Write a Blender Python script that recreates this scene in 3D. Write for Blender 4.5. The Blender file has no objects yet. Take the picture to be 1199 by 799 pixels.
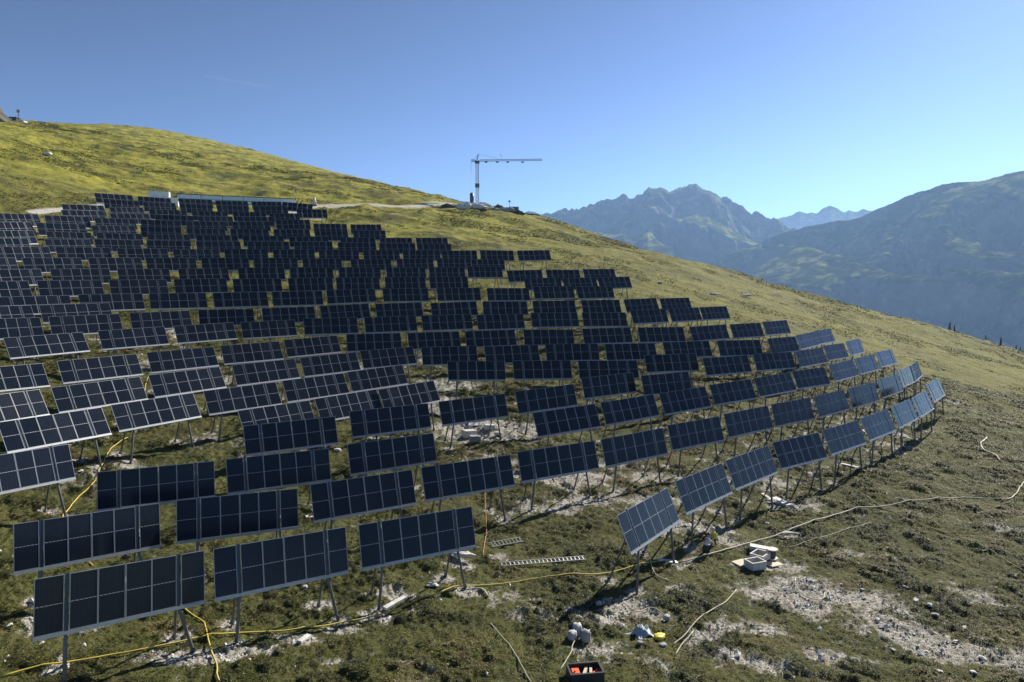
import bpy, bmesh, math, random
import numpy as np
from mathutils import Vector, Matrix
random.seed(7); rng=np.random.default_rng(11)
sc=bpy.context.scene; COL=sc.collection
R=math.radians
# ---------------------------------------------------------------- camera
F=800.; PW,PH=1199.,799.; PITCH=R(3.95); cp,sp=math.cos(PITCH),math.sin(PITCH)
cam=bpy.data.cameras.new('camera'); co=bpy.data.objects.new('camera',cam); COL.objects.link(co)
cam.sensor_width=36; cam.lens=36*F/PW; cam.clip_start=.5; cam.clip_end=60000
co.location=(0,0,0); co.rotation_euler=(R(90)-PITCH,0,0); sc.camera=co
sc.render.resolution_x=1024; sc.render.resolution_y=682
def ray(x,y):                      # direction of a bearing measured from the survey picture, scaled to Y = 1
    u=(x-PW/2)/F; v=(PH/2-y)/F
    return np.array([u,cp+v*sp,v*cp-sp])/(cp+v*sp)
# ---------------------------------------------------------------- value noise
def _h(ix,iy,s):
    n=(ix*374761393+iy*668265263+s*1442695041)&0xffffffff
    n=((n^(n>>13))*1274126177)&0xffffffff
    n=n^(n>>16)
    return (n&0xffffff)/float(0xffffff)
def vnoise(x,y,s=0):
    x=np.asarray(x,float); y=np.asarray(y,float)
    ix=np.floor(x).astype(np.int64); iy=np.floor(y).astype(np.int64)
    fx=x-ix; fy=y-iy; fx=fx*fx*fx*(fx*(fx*6-15)+10); fy=fy*fy*fy*(fy*(fy*6-15)+10)
    a=_h(ix,iy,s);b=_h(ix+1,iy,s);c=_h(ix,iy+1,s);d=_h(ix+1,iy+1,s)
    return ((a+(b-a)*fx)*(1-fy)+(c+(d-c)*fx)*fy)*2-1
def fbm(x,y,o=4,s=0,g=.5,l=2.03):
    t=0;a=1;n=0
    for k in range(o):
        t=t+a*vnoise(x,y,s+k*17);n+=a;a*=g;x,y=(x*.8-y*.6)*l+3.1,(x*.6+y*.8)*l-7.7
    return t/n
def ridged(x,y,o=5,s=0,g=.5):
    t=0;a=1;n=0;w=1
    for k in range(o):
        r=(1-np.abs(vnoise(x,y,s+k*13)))**2*w;t=t+a*r;n+=a;w=np.clip(r*1.6,0,1);a*=g;x,y=(x*.8-y*.6)*2.07+1.3,(x*.6+y*.8)*2.07-4.7
    return t/n
def sst(a,b,x):
    t=np.clip((x-a)/(b-a),0,1);return t*t*(3-2*t)
# ---------------------------------------------------------------- terrain height
PC=np.array([-12.744,-6.57,20.222,3.385,-3.512,16.48,-11.618,-14.775,-1.032,-8.327])
def poly(X,Y):
    x=X/100;y=(Y-80)/100
    return PC[0]+PC[1]*x+PC[2]*y+PC[3]*x*x+PC[4]*x*y+PC[5]*y*y+PC[6]*x**3+PC[7]*x*x*y+PC[8]*x*y*y+PC[9]*y**3
SKY=[(-300,143),(0,141),(50,143),(90,145),(130,146),(175,150),(200,154),(250,165),(300,177),(350,190),(400,204),(450,216),(500,227),(530,235),(560,241),(600,248),(620,252),(650,259.5),(675,268),(705,277),(760,294),(813,309),(852,319),(883,331),(946,345),(1010,362),(1073,377),(1136,395),(1199,414),(1400,475)]
_sr=np.array([ray(*p) for p in SKY])
_U=np.linspace(-.95,.95,381)
def _sm(a,n):
    k=np.hanning(n+2)[1:-1];k/=k.sum();return np.convolve(np.pad(a,n//2,mode='edge'),k,'valid')[:len(a)]
_T=_sm(np.interp(_U,_sr[:,0],_sr[:,2]),7)
_D1=_sm(np.interp(_U,[-.9,-.75,-.3,0,.3,.5,.6,.7,.8,1],[125,135,172,150,135,108,95,80,65,50]),41)
_P=poly(_U*_D1,_D1); _S=(poly(_U*(_D1+.5),_D1+.5)-poly(_U*(_D1-.5),_D1-.5))
_S=np.maximum(_S,_T+.06)
_TT=2*(_T*_D1-_P)/(_S-_T); _C=(_S-_T)/(2*_TT)
_C=_sm(_C,15)
def zbase(X,Y):
    X=np.asarray(X,float);Y=np.maximum(np.asarray(Y,float),8.)
    u=np.clip(X/Y,-.94,.94)
    d1=np.interp(u,_U,_D1);P=np.interp(u,_U,_P);S=np.interp(u,_U,_S);c=np.interp(u,_U,_C)
    t=np.maximum(Y-d1,0); tm=(S+.55)/(2*c); tq=np.minimum(t,tm)
    far=P+S*tq-c*tq*tq-.55*np.maximum(t-tm,0)
    yy=np.maximum(np.minimum(Y,d1),20)
    return np.where(t>0,far,poly(u*yy,yy)-.25*(yy-np.minimum(Y,d1)))
def znoise(X,Y):
    X=np.asarray(X,float);Y=np.asarray(Y,float)
    near=1-sst(70,170,Y)
    b=fbm(X/2.3,Y/2.3,3,5)*.20
    w=fbm(X/.62,Y/.62,2,9); b=b+(np.abs(w)*-.20+.06)*(near*.8+.1)
    b=b+fbm(X/9,Y/9,3,21)*.45*sst(22,50,Y)+ (ridged(X/17,Y/11,3,33)-.4)*.9*sst(110,190,Y)
    m=sst(-.05,.35,fbm(X/1.7,Y/1.7,4,131));b=b+m*.19*(1-sst(90,150,Y))*sst(-.1,.25,fbm(X/.7,Y/.7,2,61)+.2)
    b=b+fbm(X/34,Y/22,4,41)*2.6*sst(165,205,Y)*(1-sst(235,275,Y))+(fbm(X/6,Y/6,4,43)*.7)*sst(230,280,Y)
    return b
def zg(X,Y): return zbase(X,Y)+znoise(X,Y)
_ts=np.geomspace(12,420,900)
def hit(x,y,h=0.):                 # ground point on a bearing (optionally h metres above the ground)
    r=ray(x,y); z=r[2]*_ts-(zbase(r[0]*_ts,_ts)+h); k=np.where(z<0)[0]
    if len(k)==0: t=_ts[np.argmin(z)]
    else:
        k=max(k[0],1);a,b=z[k-1],z[k];t=_ts[k-1]+(_ts[k]-_ts[k-1])*a/(a-b)
    return np.array([r[0]*t,t,r[2]*t])
def gp(x,y,dz=0.):
    p=hit(x,y); return Vector((p[0],p[1],float(zg(p[0],p[1]))+dz))
# ---------------------------------------------------------------- object helpers
def tag(o,label=None,cat=None,group=None,kind=None):
    if label:o['label']=label
    if cat:o['category']=cat
    if group:o['group']=group
    if kind:o['kind']=kind
    return o
def empty(name,loc=(0,0,0),rz=0.):
    o=bpy.data.objects.new(name,None);COL.objects.link(o);o.location=loc;o.rotation_euler=(0,0,rz);o.empty_display_size=.3;return o
def npmesh(name,V,Fc,mats,smooth=False,mi=None,attrs=None):
    me=bpy.data.meshes.new(name);V=np.asarray(V,np.float32);Fc=np.asarray(Fc,np.int32)
    n=Fc.shape[1];me.vertices.add(len(V));me.vertices.foreach_set('co',V.ravel())
    me.loops.add(Fc.size);me.loops.foreach_set('vertex_index',Fc.ravel())
    me.polygons.add(len(Fc));me.polygons.foreach_set('loop_start',np.arange(0,Fc.size,n,dtype=np.int32))
    me.polygons.foreach_set('use_smooth',np.full(len(Fc),smooth))
    for m in (mats if isinstance(mats,(list,tuple)) else [mats]):me.materials.append(m)
    if mi is not None:me.polygons.foreach_set('material_index',np.asarray(mi,np.int32))
    me.update(calc_edges=True)
    for k,v in (attrs or {}).items():
        a=me.attributes.new(k,'FLOAT','POINT');a.data.foreach_set('value',np.asarray(v,np.float32))
    return me
def linkme(name,me,parent=None,loc=None):
    o=bpy.data.objects.new(name,me);COL.objects.link(o)
    if parent:o.parent=parent
    if loc is not None:o.location=loc
    return o
class MB:
    def __init__(s):s.v=[];s.f=[];s.m=[]
    def add(s,vs,fs,m=0,M=None):
        b=len(s.v)
        for v in vs:
            v=Vector(v);s.v.append(tuple(M@v if M else v))
        for f in fs:s.f.append([b+i for i in f]);s.m.append(m)
    def box(s,a,b,m=0,M=None):
        (x0,y0,z0),(x1,y1,z1)=a,b
        s.add([(x0,y0,z0),(x1,y0,z0),(x1,y1,z0),(x0,y1,z0),(x0,y0,z1),(x1,y0,z1),(x1,y1,z1),(x0,y1,z1)],
              [(3,2,1,0),(4,5,6,7),(0,1,5,4),(1,2,6,5),(2,3,7,6),(3,0,4,7)],m,M)
    def tube(s,pts,r,n=6,m=0,cap=True,M=None):
        pts=[Vector(p) for p in pts];rs=r if isinstance(r,(list,tuple)) else [r]*len(pts);vs=[];fs=[];u=None
        for i,p in enumerate(pts):
            t=(pts[min(i+1,len(pts)-1)]-pts[max(i-1,0)]).normalized()
            if u is None:u=t.orthogonal().normalized()
            u=(u-t*u.dot(t)).normalized();w=t.cross(u)
            for k in range(n):
                a=2*math.pi*k/n;vs.append(p+(u*math.cos(a)+w*math.sin(a))*rs[i])
        for i in range(len(pts)-1):
            for k in range(n):fs.append((i*n+k,i*n+(k+1)%n,(i+1)*n+(k+1)%n,(i+1)*n+k))
        if cap:fs.append(tuple(reversed(range(n))));fs.append(tuple((len(pts)-1)*n+k for k in range(n)))
        s.add(vs,fs,m,M)
    def mesh(s,name,mats,smooth=False,bevel=0):
        me=bpy.data.meshes.new(name);me.from_pydata(s.v,[],s.f)
        for m in (mats if isinstance(mats,(list,tuple)) else [mats]):me.materials.append(m)
        for p,i in zip(me.polygons,s.m):p.material_index=i;p.use_smooth=smooth
        if bevel:
            bm=bmesh.new();bm.from_mesh(me);bmesh.ops.bevel(bm,geom=[e for e in bm.edges],offset=bevel,segments=1,affect='EDGES',clamp_overlap=True);bm.to_mesh(me);bm.free()
        me.update();return me
    def build(s,name,mats,parent=None,smooth=False,bevel=0,loc=None):return linkme(name,s.mesh(name,mats,smooth,bevel),parent,loc)
# ---------------------------------------------------------------- materials
def mat(name,col,rough=.7,metal=0.,spec=.5,var=.0,scale=3.,bump=0.,emit=None):
    m=bpy.data.materials.new(name);m.use_nodes=True;nt=m.node_tree;b=nt.nodes['Principled BSDF']
    b.inputs['Roughness'].default_value=rough;b.inputs['Metallic'].default_value=metal;b.inputs['Specular IOR Level'].default_value=spec
    tc=nt.nodes.new('ShaderNodeTexCoord');no=nt.nodes.new('ShaderNodeTexNoise');no.inputs['Scale'].default_value=scale;no.inputs['Detail'].default_value=5
    nt.links.new(tc.outputs['Object'],no.inputs['Vector'])
    mx=nt.nodes.new('ShaderNodeMix');mx.data_type='RGBA'
    mx.inputs[6].default_value=(*[c*(1-var) for c in col],1);mx.inputs[7].default_value=(*[min(1,c*(1+var)) for c in col],1)
    nt.links.new(no.outputs['Fac'],mx.inputs[0]);nt.links.new(mx.outputs[2],b.inputs['Base Color'])
    if bump:
        bp=nt.nodes.new('ShaderNodeBump');bp.inputs['Strength'].default_value=bump;nt.links.new(no.outputs['Fac'],bp.inputs['Height']);nt.links.new(bp.outputs['Normal'],b.inputs['Normal'])
    return m
class NT:
    def __init__(s,name):
        s.m=bpy.data.materials.new(name);s.m.use_nodes=True;s.t=s.m.node_tree;s.b=s.t.nodes['Principled BSDF']
    def n(s,ty,**k):
        x=s.t.nodes.new(ty)
        for a,v in k.items():
            if a.startswith('i_'):x.inputs[a[2:].replace('_',' ')].default_value=v
            else:setattr(x,a,v)
        return x
    def l(s,a,b):s.t.links.new(a,b)
    def noise(s,vec,scale,det=5,rough=.55,dist=0.):
        x=s.n('ShaderNodeTexNoise');x.inputs['Scale'].default_value=scale;x.inputs['Detail'].default_value=det;x.inputs['Roughness'].default_value=rough;x.inputs['Distortion'].default_value=dist
        s.l(vec,x.inputs['Vector']);return x.outputs['Fac']
    def ramp(s,fac,stops):
        x=s.n('ShaderNodeValToRGB');e=x.color_ramp.elements
        while len(e)<len(stops):e.new(.5)
        for i,(p,c) in enumerate(stops):e[i].position=p;e[i].color=(*c,1) if len(c)==3 else c
        s.l(fac,x.inputs[0]);return x.outputs[0]
    def mix(s,f,a,b,bt='MIX'):
        x=s.n('ShaderNodeMix',data_type='RGBA',blend_type=bt)
        for v,i in ((f,0),(a,6),(b,7)):
            if isinstance(v,(int,float)):x.inputs[i].default_value=v
            elif isinstance(v,tuple):x.inputs[i].default_value=(*v,1)
            else:s.l(v,x.inputs[i])
        return x.outputs[2]
    def mth(s,op,a,b=0.,c=None,clamp=False):
        x=s.n('ShaderNodeMath',operation=op,use_clamp=clamp)
        for v,i in ((a,0),(b,1),(c,2)):
            if v is None:continue
            if isinstance(v,(int,float)):x.inputs[i].default_value=v
            else:s.l(v,x.inputs[i])
        return x.outputs[0]
    def attr(s,n):return s.n('ShaderNodeAttribute',attribute_name=n).outputs['Fac']
ROWS=[
('A',[(43,678,237,645),(249,643,405,617),(419,615,552.5,593)]),
('A2',[(722,604,781,571),(790,564,845,542),(850,539,898,522),(906,518,956.5,507),(962.5,504,1004,492),(1007,490,1039,479),(1043,477,1065,467),(1067,466.5,1084,457),(1084,451,1098,442.5)]),
('B',[(15,614,187,589),(206,586,348.5,572),(362.5,567.5,482.5,550),(492.5,547.5,597.5,532.5),(605,529.5,696,516),(703,514.7,776,501),(781,498,842,487.5),(847,485,899,475),(902.6,473.6,948,465.5),(952.5,464.5,988,456),(992.5,455,1023.7,447.5),(1026.7,445,1051,437.5),(1051,434,1067.5,427.5),(1067,427.5,1073,423)]),
('C',[(113,553,251,540),(264,538,385,525),(406,520.5,507.5,507)]),
('C2',[(623,483.7,696.7,473),(702.5,471.7,765,461.7),(771,461,825.5,452.5),(830,451,878.7,444),(882,443,925,436),(927,434.7,965,430),(970,427.5,998,421),(1000,420,1022.5,415),(1024,413,1044,409)]),
('D',[(-52,541,76,520.7)]),
('D2',[(284,499,392.5,487.5),(407.5,482,502,472),(513,470.5,591,461),(602.5,458.7,671.7,449.7),(680,443,741,436),(750,440,806,435)]),
('D3',[(752.5,416,816,414),(822,419.7,875,416),(881,415,926.7,412),(930,412,963,406.7),(963.7,405,987.5,401.7),(990,400,1006,396.7)]),
('E',[(-4,495,119,477),(129,474.5,226,460),(237.5,458,323,447.5),(330,446,402,437),(408,435.5,469,427.5)]),
('E2',[(279,481,361,469),(369.5,467,439,456),(445,456,505,446)]),
('F',[(-64,470,46,456),(59,454,164,441),(173,439.5,257,429.5),(271,428,345,420),(352,419,415.5,412.5),(422,411,482,406)]),
('G',[(-58,434,50,425.5),(66,423,160,414.5),(171,413,250,406),(257.5,405,327,399.7),(334,398,392.5,393)]),
('H',[(3,396,97,389),(114,387.5,192.5,382.5),(203,382,273,377.5),(281,377.5,344.7,374.5)]),
('H2',[(355,373,418,371.7),(426,371.7,486.7,369.7),(493,369.7,551.7,368),(557.5,369,612.5,367.5),(621,366.7,676,366),(681,366,732.5,366),(737.5,363.5,779,361.7),(782.5,361.7,817.5,360),(820,360,849,358.7)]),
('I',[(405,391.5,469,390),(476.7,390,537.5,388),(544,388,602.5,386),(612.5,386,671,386),(681,385,738,383.5),(744.7,383.7,801,383),(806,383,850,380),(854,380,890,378),(892.5,377,921,375)]),
('J',[(493,406.7,558,405),(566.7,405.8,630,403.7),(638,403,700,402.5),(707.5,403,766.7,401.7),(773.7,401,831.7,399),(837.5,399,891,398),(898,396.7,931,394),(931,393,954,388),(954,387.5,971,385)]),
('K',[(523.7,423,591,423),(600,422.5,668,422),(676,422.5,746,422)]),
('L',[(-38,374.5,46,371.7),(56,371,140,367.5),(151,366.7,221.7,363.7),(231.7,363,296.7,361.7),(306,361,368,359),(374,358.5,431,355.5),(439,356,493,354),(503.7,355,557.5,353),(564.7,353,617,353),(623,352.5,673,352),(680,351.7,725,351),(729.7,351,768,349),(772,349.7,806.7,348.7)]),
('M',[(-45,360,36,357.5),(45,357.5,128,354.7)]),
('N',[(-4,348,82,345.8),(91,345,166.7,343.7),(174,343.7,241,343),(248.7,343,312.5,341.7),(318,341.7,377,340.5),(381.7,340,438.7,338),(447.5,338,501,337.5),(511,337.5,561.7,337),(569.7,337.5,619,337.5),(623.7,335.8,671,335),(674,335.8,716.7,335)]),
('V',[(-45,330,33,329),(42.5,328.7,118.7,328),(127,328,195,327.5),(203,327,265,326.3),(272,326.7,329,326),(336.7,326,389,325),(393,325,444,324.7),(450,324.7,497.5,324),(502.5,324,547.5,324)]),
('O',[(613,326,656,325),(658,326,697.5,324.7),(699,325,736.7,324)]),
('W',[(-30,316,47.5,315),(58,315,128,314.7),(136.7,315,198,314.7),(208,314.7,266.7,313.7),(278,313.7,332.5,313),(339,313,389.7,313),(396,313,445,313),(451.7,313,498,313),(501.7,313,544,313),(547.5,312,586.7,312)]),
('P',[(593,317,634,316),(639,316,678,316),(682,315.5,719,315)]),
('X',[(-50,302,18,302),(25,302,95,302),(102.5,302,165,301.7),(170,301.7,229,302),(235,302,291,302),(296.7,302,348,302),(354,302.5,400,303),(410,303.7,457.5,303),(464,303,507,302.5),(511,302.5,551,302.5),(552.5,303.7,589,303.7)]),
('Y',[(-10,289,57,289),(64,289,129,290),(136,290.8,196,291),(201.7,292,256,291.7),(262,291.7,313,291.7),(319,292,368,292),(373,292.5,420,293),(425,293,467.5,293),(471,293,515,293),(516.7,293.5,558,293.5),(561.7,293,601,293.7),(605,293.7,643,293)]),
('AA',[(-25,279,32,279),(52.5,280,104,280.5),(110,280,164,281.5),(171,281.5,222,282.5),(228,283,282,283),(288,283,339,283),(344,283,389,283),(395,284,440,284),(443.7,285,486,285),(488,286,528,286)]),
('Z',[(-14,270,38,270),(55,271,105,272.5),(112,272.5,166,274),(172,274,222,275),(229,275.5,278,276),(284,276,332,276.5),(337,277,385,277),(398,278,439,278.3),(445,278.5,481.7,278.7),(486.7,278.7,523.7,278.7)]),
('BB',[(-14,260,36,260),(41,260.8,100,262.5),(106,264,157.5,264.5),(164,265,212,267),(218,267.5,263,268),(269,268,314,268.3),(320,268.5,362.5,268.5),(368,270.5,407,270.5),(413,270,451,270)]),
('CC',[(-5,249.5,43.7,251),(51,252,104,254),(110,255,158,256.5),(164,257,211,259),(217,259,264,259.5),(270,259.7,316,259.5),(322.5,257.5,362.5,257.5),(366.7,262,406,262.5),(410,263,446,263)]),
('DD',[(71,246,121,247),(128,250,174,250.5),(181,251,226,253),(231,253.5,272,253.7),(277,254,320,254)]),
('EE',[(71,239,121.7,241),(127.5,242.5,167,243),(174,245,218,246.5),(224,247,266,248),(272,248,311,248.5),(315,250,350,250)]),
('FF',[(122.5,233,161,236),(167,236.5,205,238),(210,238.5,248,240),(253,240.5,290,241.3),(295,241.5,338,242.5),(347,245,382.5,245.5)]),
('HH',[(110,226,155,229),(162,230,198.5,232.5),(208,232.5,248,234),(251.7,235,290,236),(294,236,329,236.5),(331,236.5,366.7,239.5)]),
]
FEET=[]
for _,_row in ROWS:
    for _t in _row:
        _a=hit(_t[0],_t[1],4.6);_b=hit(_t[2],_t[3],4.6)
        if _a[1]<85:
            _d=(_b-_a)/max(1e-6,np.hypot(*(_b-_a)[:2]));_m=(_a+_b)/2
            for _q,_n in ((-2.7,-.8),(2.7,-.8),(-2.4,1.15),(2.4,1.15)):FEET.append((_m[0]+_d[0]*_q-_d[1]*_n,_m[1]+_d[1]*_q+_d[0]*_n))
# ================================================================ GROUND
def soil_field(X,Y):
    s=np.zeros_like(X)
    def blob(px,py,rx,ry,st=1.,ang=0.):
        nonlocal s
        p=hit(px,py);dx=X-p[0];dy=Y-p[1];c_,s_=math.cos(ang),math.sin(ang)
        q=((dx*c_+dy*s_)/rx)**2+((-dx*s_+dy*c_)/ry)**2
        s=np.maximum(s,st*np.exp(-q*.9))
    # band of torn-up pale scree below and right of the last near table
    for b in [(955,690,3.0,1.6,1,-.5),(925,700,2.6,1.5,1,-.6),(900,660,2.2,1.2,.8),(1010,700,3,1.8,.8,-.5),(1060,740,3,2,.8,-.5),(1120,760,4,2,.85,-.4),(870,770,1.8,.9,.9,-.5),(850,735,1.2,.8,.9),(820,745,1,1,.8),(980,770,1.5,1,.7),
              (905,740,1.4,.7,.75),(1150,700,3,1.5,.4),(1180,620,2.5,2,.45),(1000,650,2,1.2,.5),(740,710,2.2,1.4,.8),(700,725,2,1.2,.6),(800,690,2,1.0,.6),(780,655,2,1.2,.6),(815,620,2.5,1.4,.9),(850,630,1.6,1.2,.7),
              (660,560,5,2.4,.85),(610,560,4,1.6,.7),(690,590,3.5,1.4,.8),(640,600,3,1.2,.6),(560,510,6,2.2,1),(600,505,5,2,.9),(530,475,4,2.5,.9),(520,450,4,3,.8),(545,500,4,2,.9),(700,545,4,2,.6),(760,560,4,1.6,.6),(740,590,3,1.4,.6),
              (440,720,1.1,.7,.9),(400,735,1.2,.6,.8),(345,748,1.3,.6,.8),(230,770,2.2,.8,.9),(300,762,1.6,.7,.8),(545,695,.9,.5,.9),(540,660,1.2,.7,.9),(480,700,1.5,.8,.4),(60,740,1.6,.8,.7),
              (580,540,3,1.5,.7),(900,560,3,2,.55),(840,560,3,1.6,.5),(940,590,2.5,1.5,.5),(800,590,2.5,1.5,.6),(930,625,1.3,.8,.7),(150,545,3,1.5,.4),(200,550,3,1.5,.45),(250,520,3,2,.35),(100,560,2,2,.4),
              (170,430,3,4,.5),(260,440,3,3,.4),(430,430,3,4,.6),(480,420,4,4,.5),(205,390,3,3,.7),(1110,470,2,1.4,.8),(1050,520,2,1,.7),(700,765,2,1,.5),(640,720,2,1.2,.4),(590,700,2,1,.35)]:blob(*b)
    for fx,fy in FEET:
        k=np.nonzero((np.abs(X-fx)<2)&(np.abs(Y-fy)<2))[0]
        if len(k):s[k]=np.maximum(s[k],.85*np.exp(-((X[k]-fx)**2+(Y[k]-fy)**2)/.42))
    rs=np.random.default_rng(5)
    for i in range(70):blob(rs.uniform(0,1199),rs.uniform(430,799),rs.uniform(.4,1.6),rs.uniform(.3,.8),rs.uniform(.3,.7),rs.uniform(-1,1))
    return s
def path_field(X,Y):
    s=np.zeros_like(X)
    def stroke(pts,w,st=1.):
        nonlocal s
        P=[hit(*p)[:2] for p in pts]
        for a,b in zip(P[:-1],P[1:]):
            d=b-a;L=max((d@d),1e-6);t=np.clip(((X-a[0])*d[0]+(Y-a[1])*d[1])/L,0,1)
            q=np.hypot(X-a[0]-t*d[0],Y-a[1]-t*d[1])
            s=np.maximum(s,st*(1-sst(w*.6,w*1.3,q)))
    stroke([(345,246),(385,242),(430,241),(480,239.5),(515,239),(545,241)],2.6,.9)
    stroke([(40,250),(60,247),(100,243.5),(125,240),(150,237)],1.3,1.)
    stroke([(530,242),(548,245),(570,247),(592,249)],5.5,1.)
    stroke([(335,247),(350,250),(366,253)],3,.9)
    stroke([(545,236.5),(556,239)],3,.9)
    return s
def make_ground():
    u=np.concatenate([-np.geomspace(3.5,.86,26)[:-1],np.linspace(-.86,.86,1000),np.geomspace(.86,3.5,26)[1:]])
    Yv=[6.]
    while Yv[-1]<24:Yv.append(Yv[-1]+.5)
    while Yv[-1]<330:Yv.append(Yv[-1]*(1.0038 if Yv[-1]<200 else 1.006))
    while Yv[-1]<1300:Yv.append(Yv[-1]*1.03)
    Yv=np.array(Yv)
    UU,YY=np.meshgrid(u,Yv);X=(UU*YY).ravel();Y=YY.ravel()
    base=zbase(X,Y);Z=base+znoise(X,Y)
    soil=soil_field(X,Y);path=path_field(X,Y)
    n1=fbm(X/1.1,Y/1.1,4,77);n2=fbm(X/.35,Y/.35,3,91)
    soilm=sst(.24,.50,soil*.9+n1*.38+n2*.34)
    # broken stony crust on the bare soil: plants gone, sharp small stones
    Z=Z-soilm*.10+soilm*np.abs(vnoise(X/.16,Y/.16,3))*.10*(1-sst(60,110,Y))
    fz=sst(24,40,Y)*0+1
    Z=np.where(path>.3,base+(Z-base)*(1-.6*path),Z)
    Z=np.maximum(Z,-259.5)
    nu=len(u);ny=len(Yv)
    i=np.arange(ny-1)[:,None]*nu+np.arange(nu-1)[None,:]
    Fq=np.stack([i,i+1,i+nu+1,i+nu],-1).reshape(-1,4)
    V=np.stack([X,Y,Z],-1)
    uu=X/np.maximum(Y,5);warm=sst(60,150,Y)*(1-.55*(1-sst(-.05,.25,uu))*(1-sst(150,185,Y)))  # less meadow among left tables: trampled heath plus table shade, put into colour
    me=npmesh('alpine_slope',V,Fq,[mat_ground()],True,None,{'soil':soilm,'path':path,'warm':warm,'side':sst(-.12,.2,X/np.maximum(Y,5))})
    o=linkme('ground',me);tag(o,kind='structure')
    return soilm,X,Y
def mat_ground():
    g=NT('heath ground');tc=g.n('ShaderNodeTexCoord').outputs['Object']
    soil=g.attr('soil');path=g.attr('path');warm=g.attr('warm')
    nA=g.noise(tc,.045,6,.6,.4);nB=g.noise(tc,.35,6,.62,.3);nC=g.noise(tc,1.7,6,.65);nD=g.noise(tc,7.,4,.7);nE=g.noise(tc,.12,5,.6,.8)
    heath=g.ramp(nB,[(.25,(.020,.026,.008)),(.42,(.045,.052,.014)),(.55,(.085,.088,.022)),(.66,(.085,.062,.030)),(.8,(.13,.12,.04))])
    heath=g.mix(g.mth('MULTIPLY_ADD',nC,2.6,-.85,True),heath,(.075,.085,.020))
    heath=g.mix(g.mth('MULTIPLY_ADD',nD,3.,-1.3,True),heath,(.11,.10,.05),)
    meadow=g.ramp(g.mth('MULTIPLY_ADD',nB,.55,g.mth('MULTIPLY',nE,.5)),[(.30,(.045,.055,.010)),(.44,(.14,.15,.022)),(.52,(.25,.24,.032)),(.60,(.34,.31,.045)),(.72,(.42,.36,.08))])
    dk=g.ramp(nC,[(.3,(.022,.030,.009)),(.55,(.05,.062,.016)),(.75,(.085,.095,.025))])
    meadow=g.mix(g.mth('MULTIPLY_ADD',g.noise(tc,.075,7,.62,.5),7.,-3.55,True),meadow,dk)
    brown=g.ramp(nC,[(.3,(.075,.06,.022)),(.7,(.16,.125,.055))])
    meadow=g.mix(g.mth('MULTIPLY_ADD',nA,4.5,-2.35,True),meadow,brown)
    meadow=g.mix(g.mth('MULTIPLY_ADD',nC,3.,-1.5,True),meadow,(.07,.075,.018))
    olive=g.ramp(nC,[(.28,(.050,.052,.018)),(.45,(.095,.098,.030)),(.6,(.15,.148,.045)),(.75,(.20,.19,.075))])
    meadow=g.mix(g.mth('MULTIPLY',g.attr('side'),g.mth('MULTIPLY_ADD',nE,1.6,-.15,True)),meadow,olive)
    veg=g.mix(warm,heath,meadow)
    st=g.ramp(nD,[(.28,(.12,.105,.08)),(.42,(.24,.225,.185)),(.53,(.42,.405,.36)),(.66,(.64,.63,.59))])
    st=g.mix(g.mth('MULTIPLY_ADD',nC,2.,-.75,True),st,(.13,.105,.075))
    col=g.mix(soil,veg,st)
    col=g.mix(g.mth('MULTIPLY',path,g.mth('MULTIPLY_ADD',nC,2.2,-.1,True)),col,(.46,.44,.39))
    g.l(col,g.b.inputs['Base Color']);g.b.inputs['Roughness'].default_value=.95;g.b.inputs['Specular IOR Level'].default_value=.15
    b=g.n('ShaderNodeBump');b.inputs['Strength'].default_value=.9;b.inputs['Distance'].default_value=.12;g.l(g.mth('ADD',nD,g.mth('MULTIPLY',nC,1.5)),b.inputs['Height']);g.l(b.outputs[0],g.b.inputs['Normal'])
    return g.m
def mat_leaf(name,stops,tr=.25,rough=.6):
    g=NT(name);a=g.attr('tint');tc=g.n('ShaderNodeTexCoord').outputs['Object']
    c=g.ramp(a,stops);c=g.mix(g.mth('MULTIPLY_ADD',g.noise(tc,.5,4),2.,-.7,True),c,(.10,.085,.03));g.l(c,g.b.inputs['Base Color'])
    g.b.inputs['Roughness'].default_value=rough;g.b.inputs['Specular IOR Level'].default_value=.25
    t=g.n('ShaderNodeBsdfTranslucent');g.l(c,t.inputs[0]);mx=g.n('ShaderNodeMixShader');mx.inputs[0].default_value=tr
    g.l(g.b.outputs[0],mx.inputs[1]);g.l(t.outputs[0],mx.inputs[2]);g.l(mx.outputs[0],g.t.nodes['Material Output'].inputs['Surface'])
    return g.m
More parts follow.
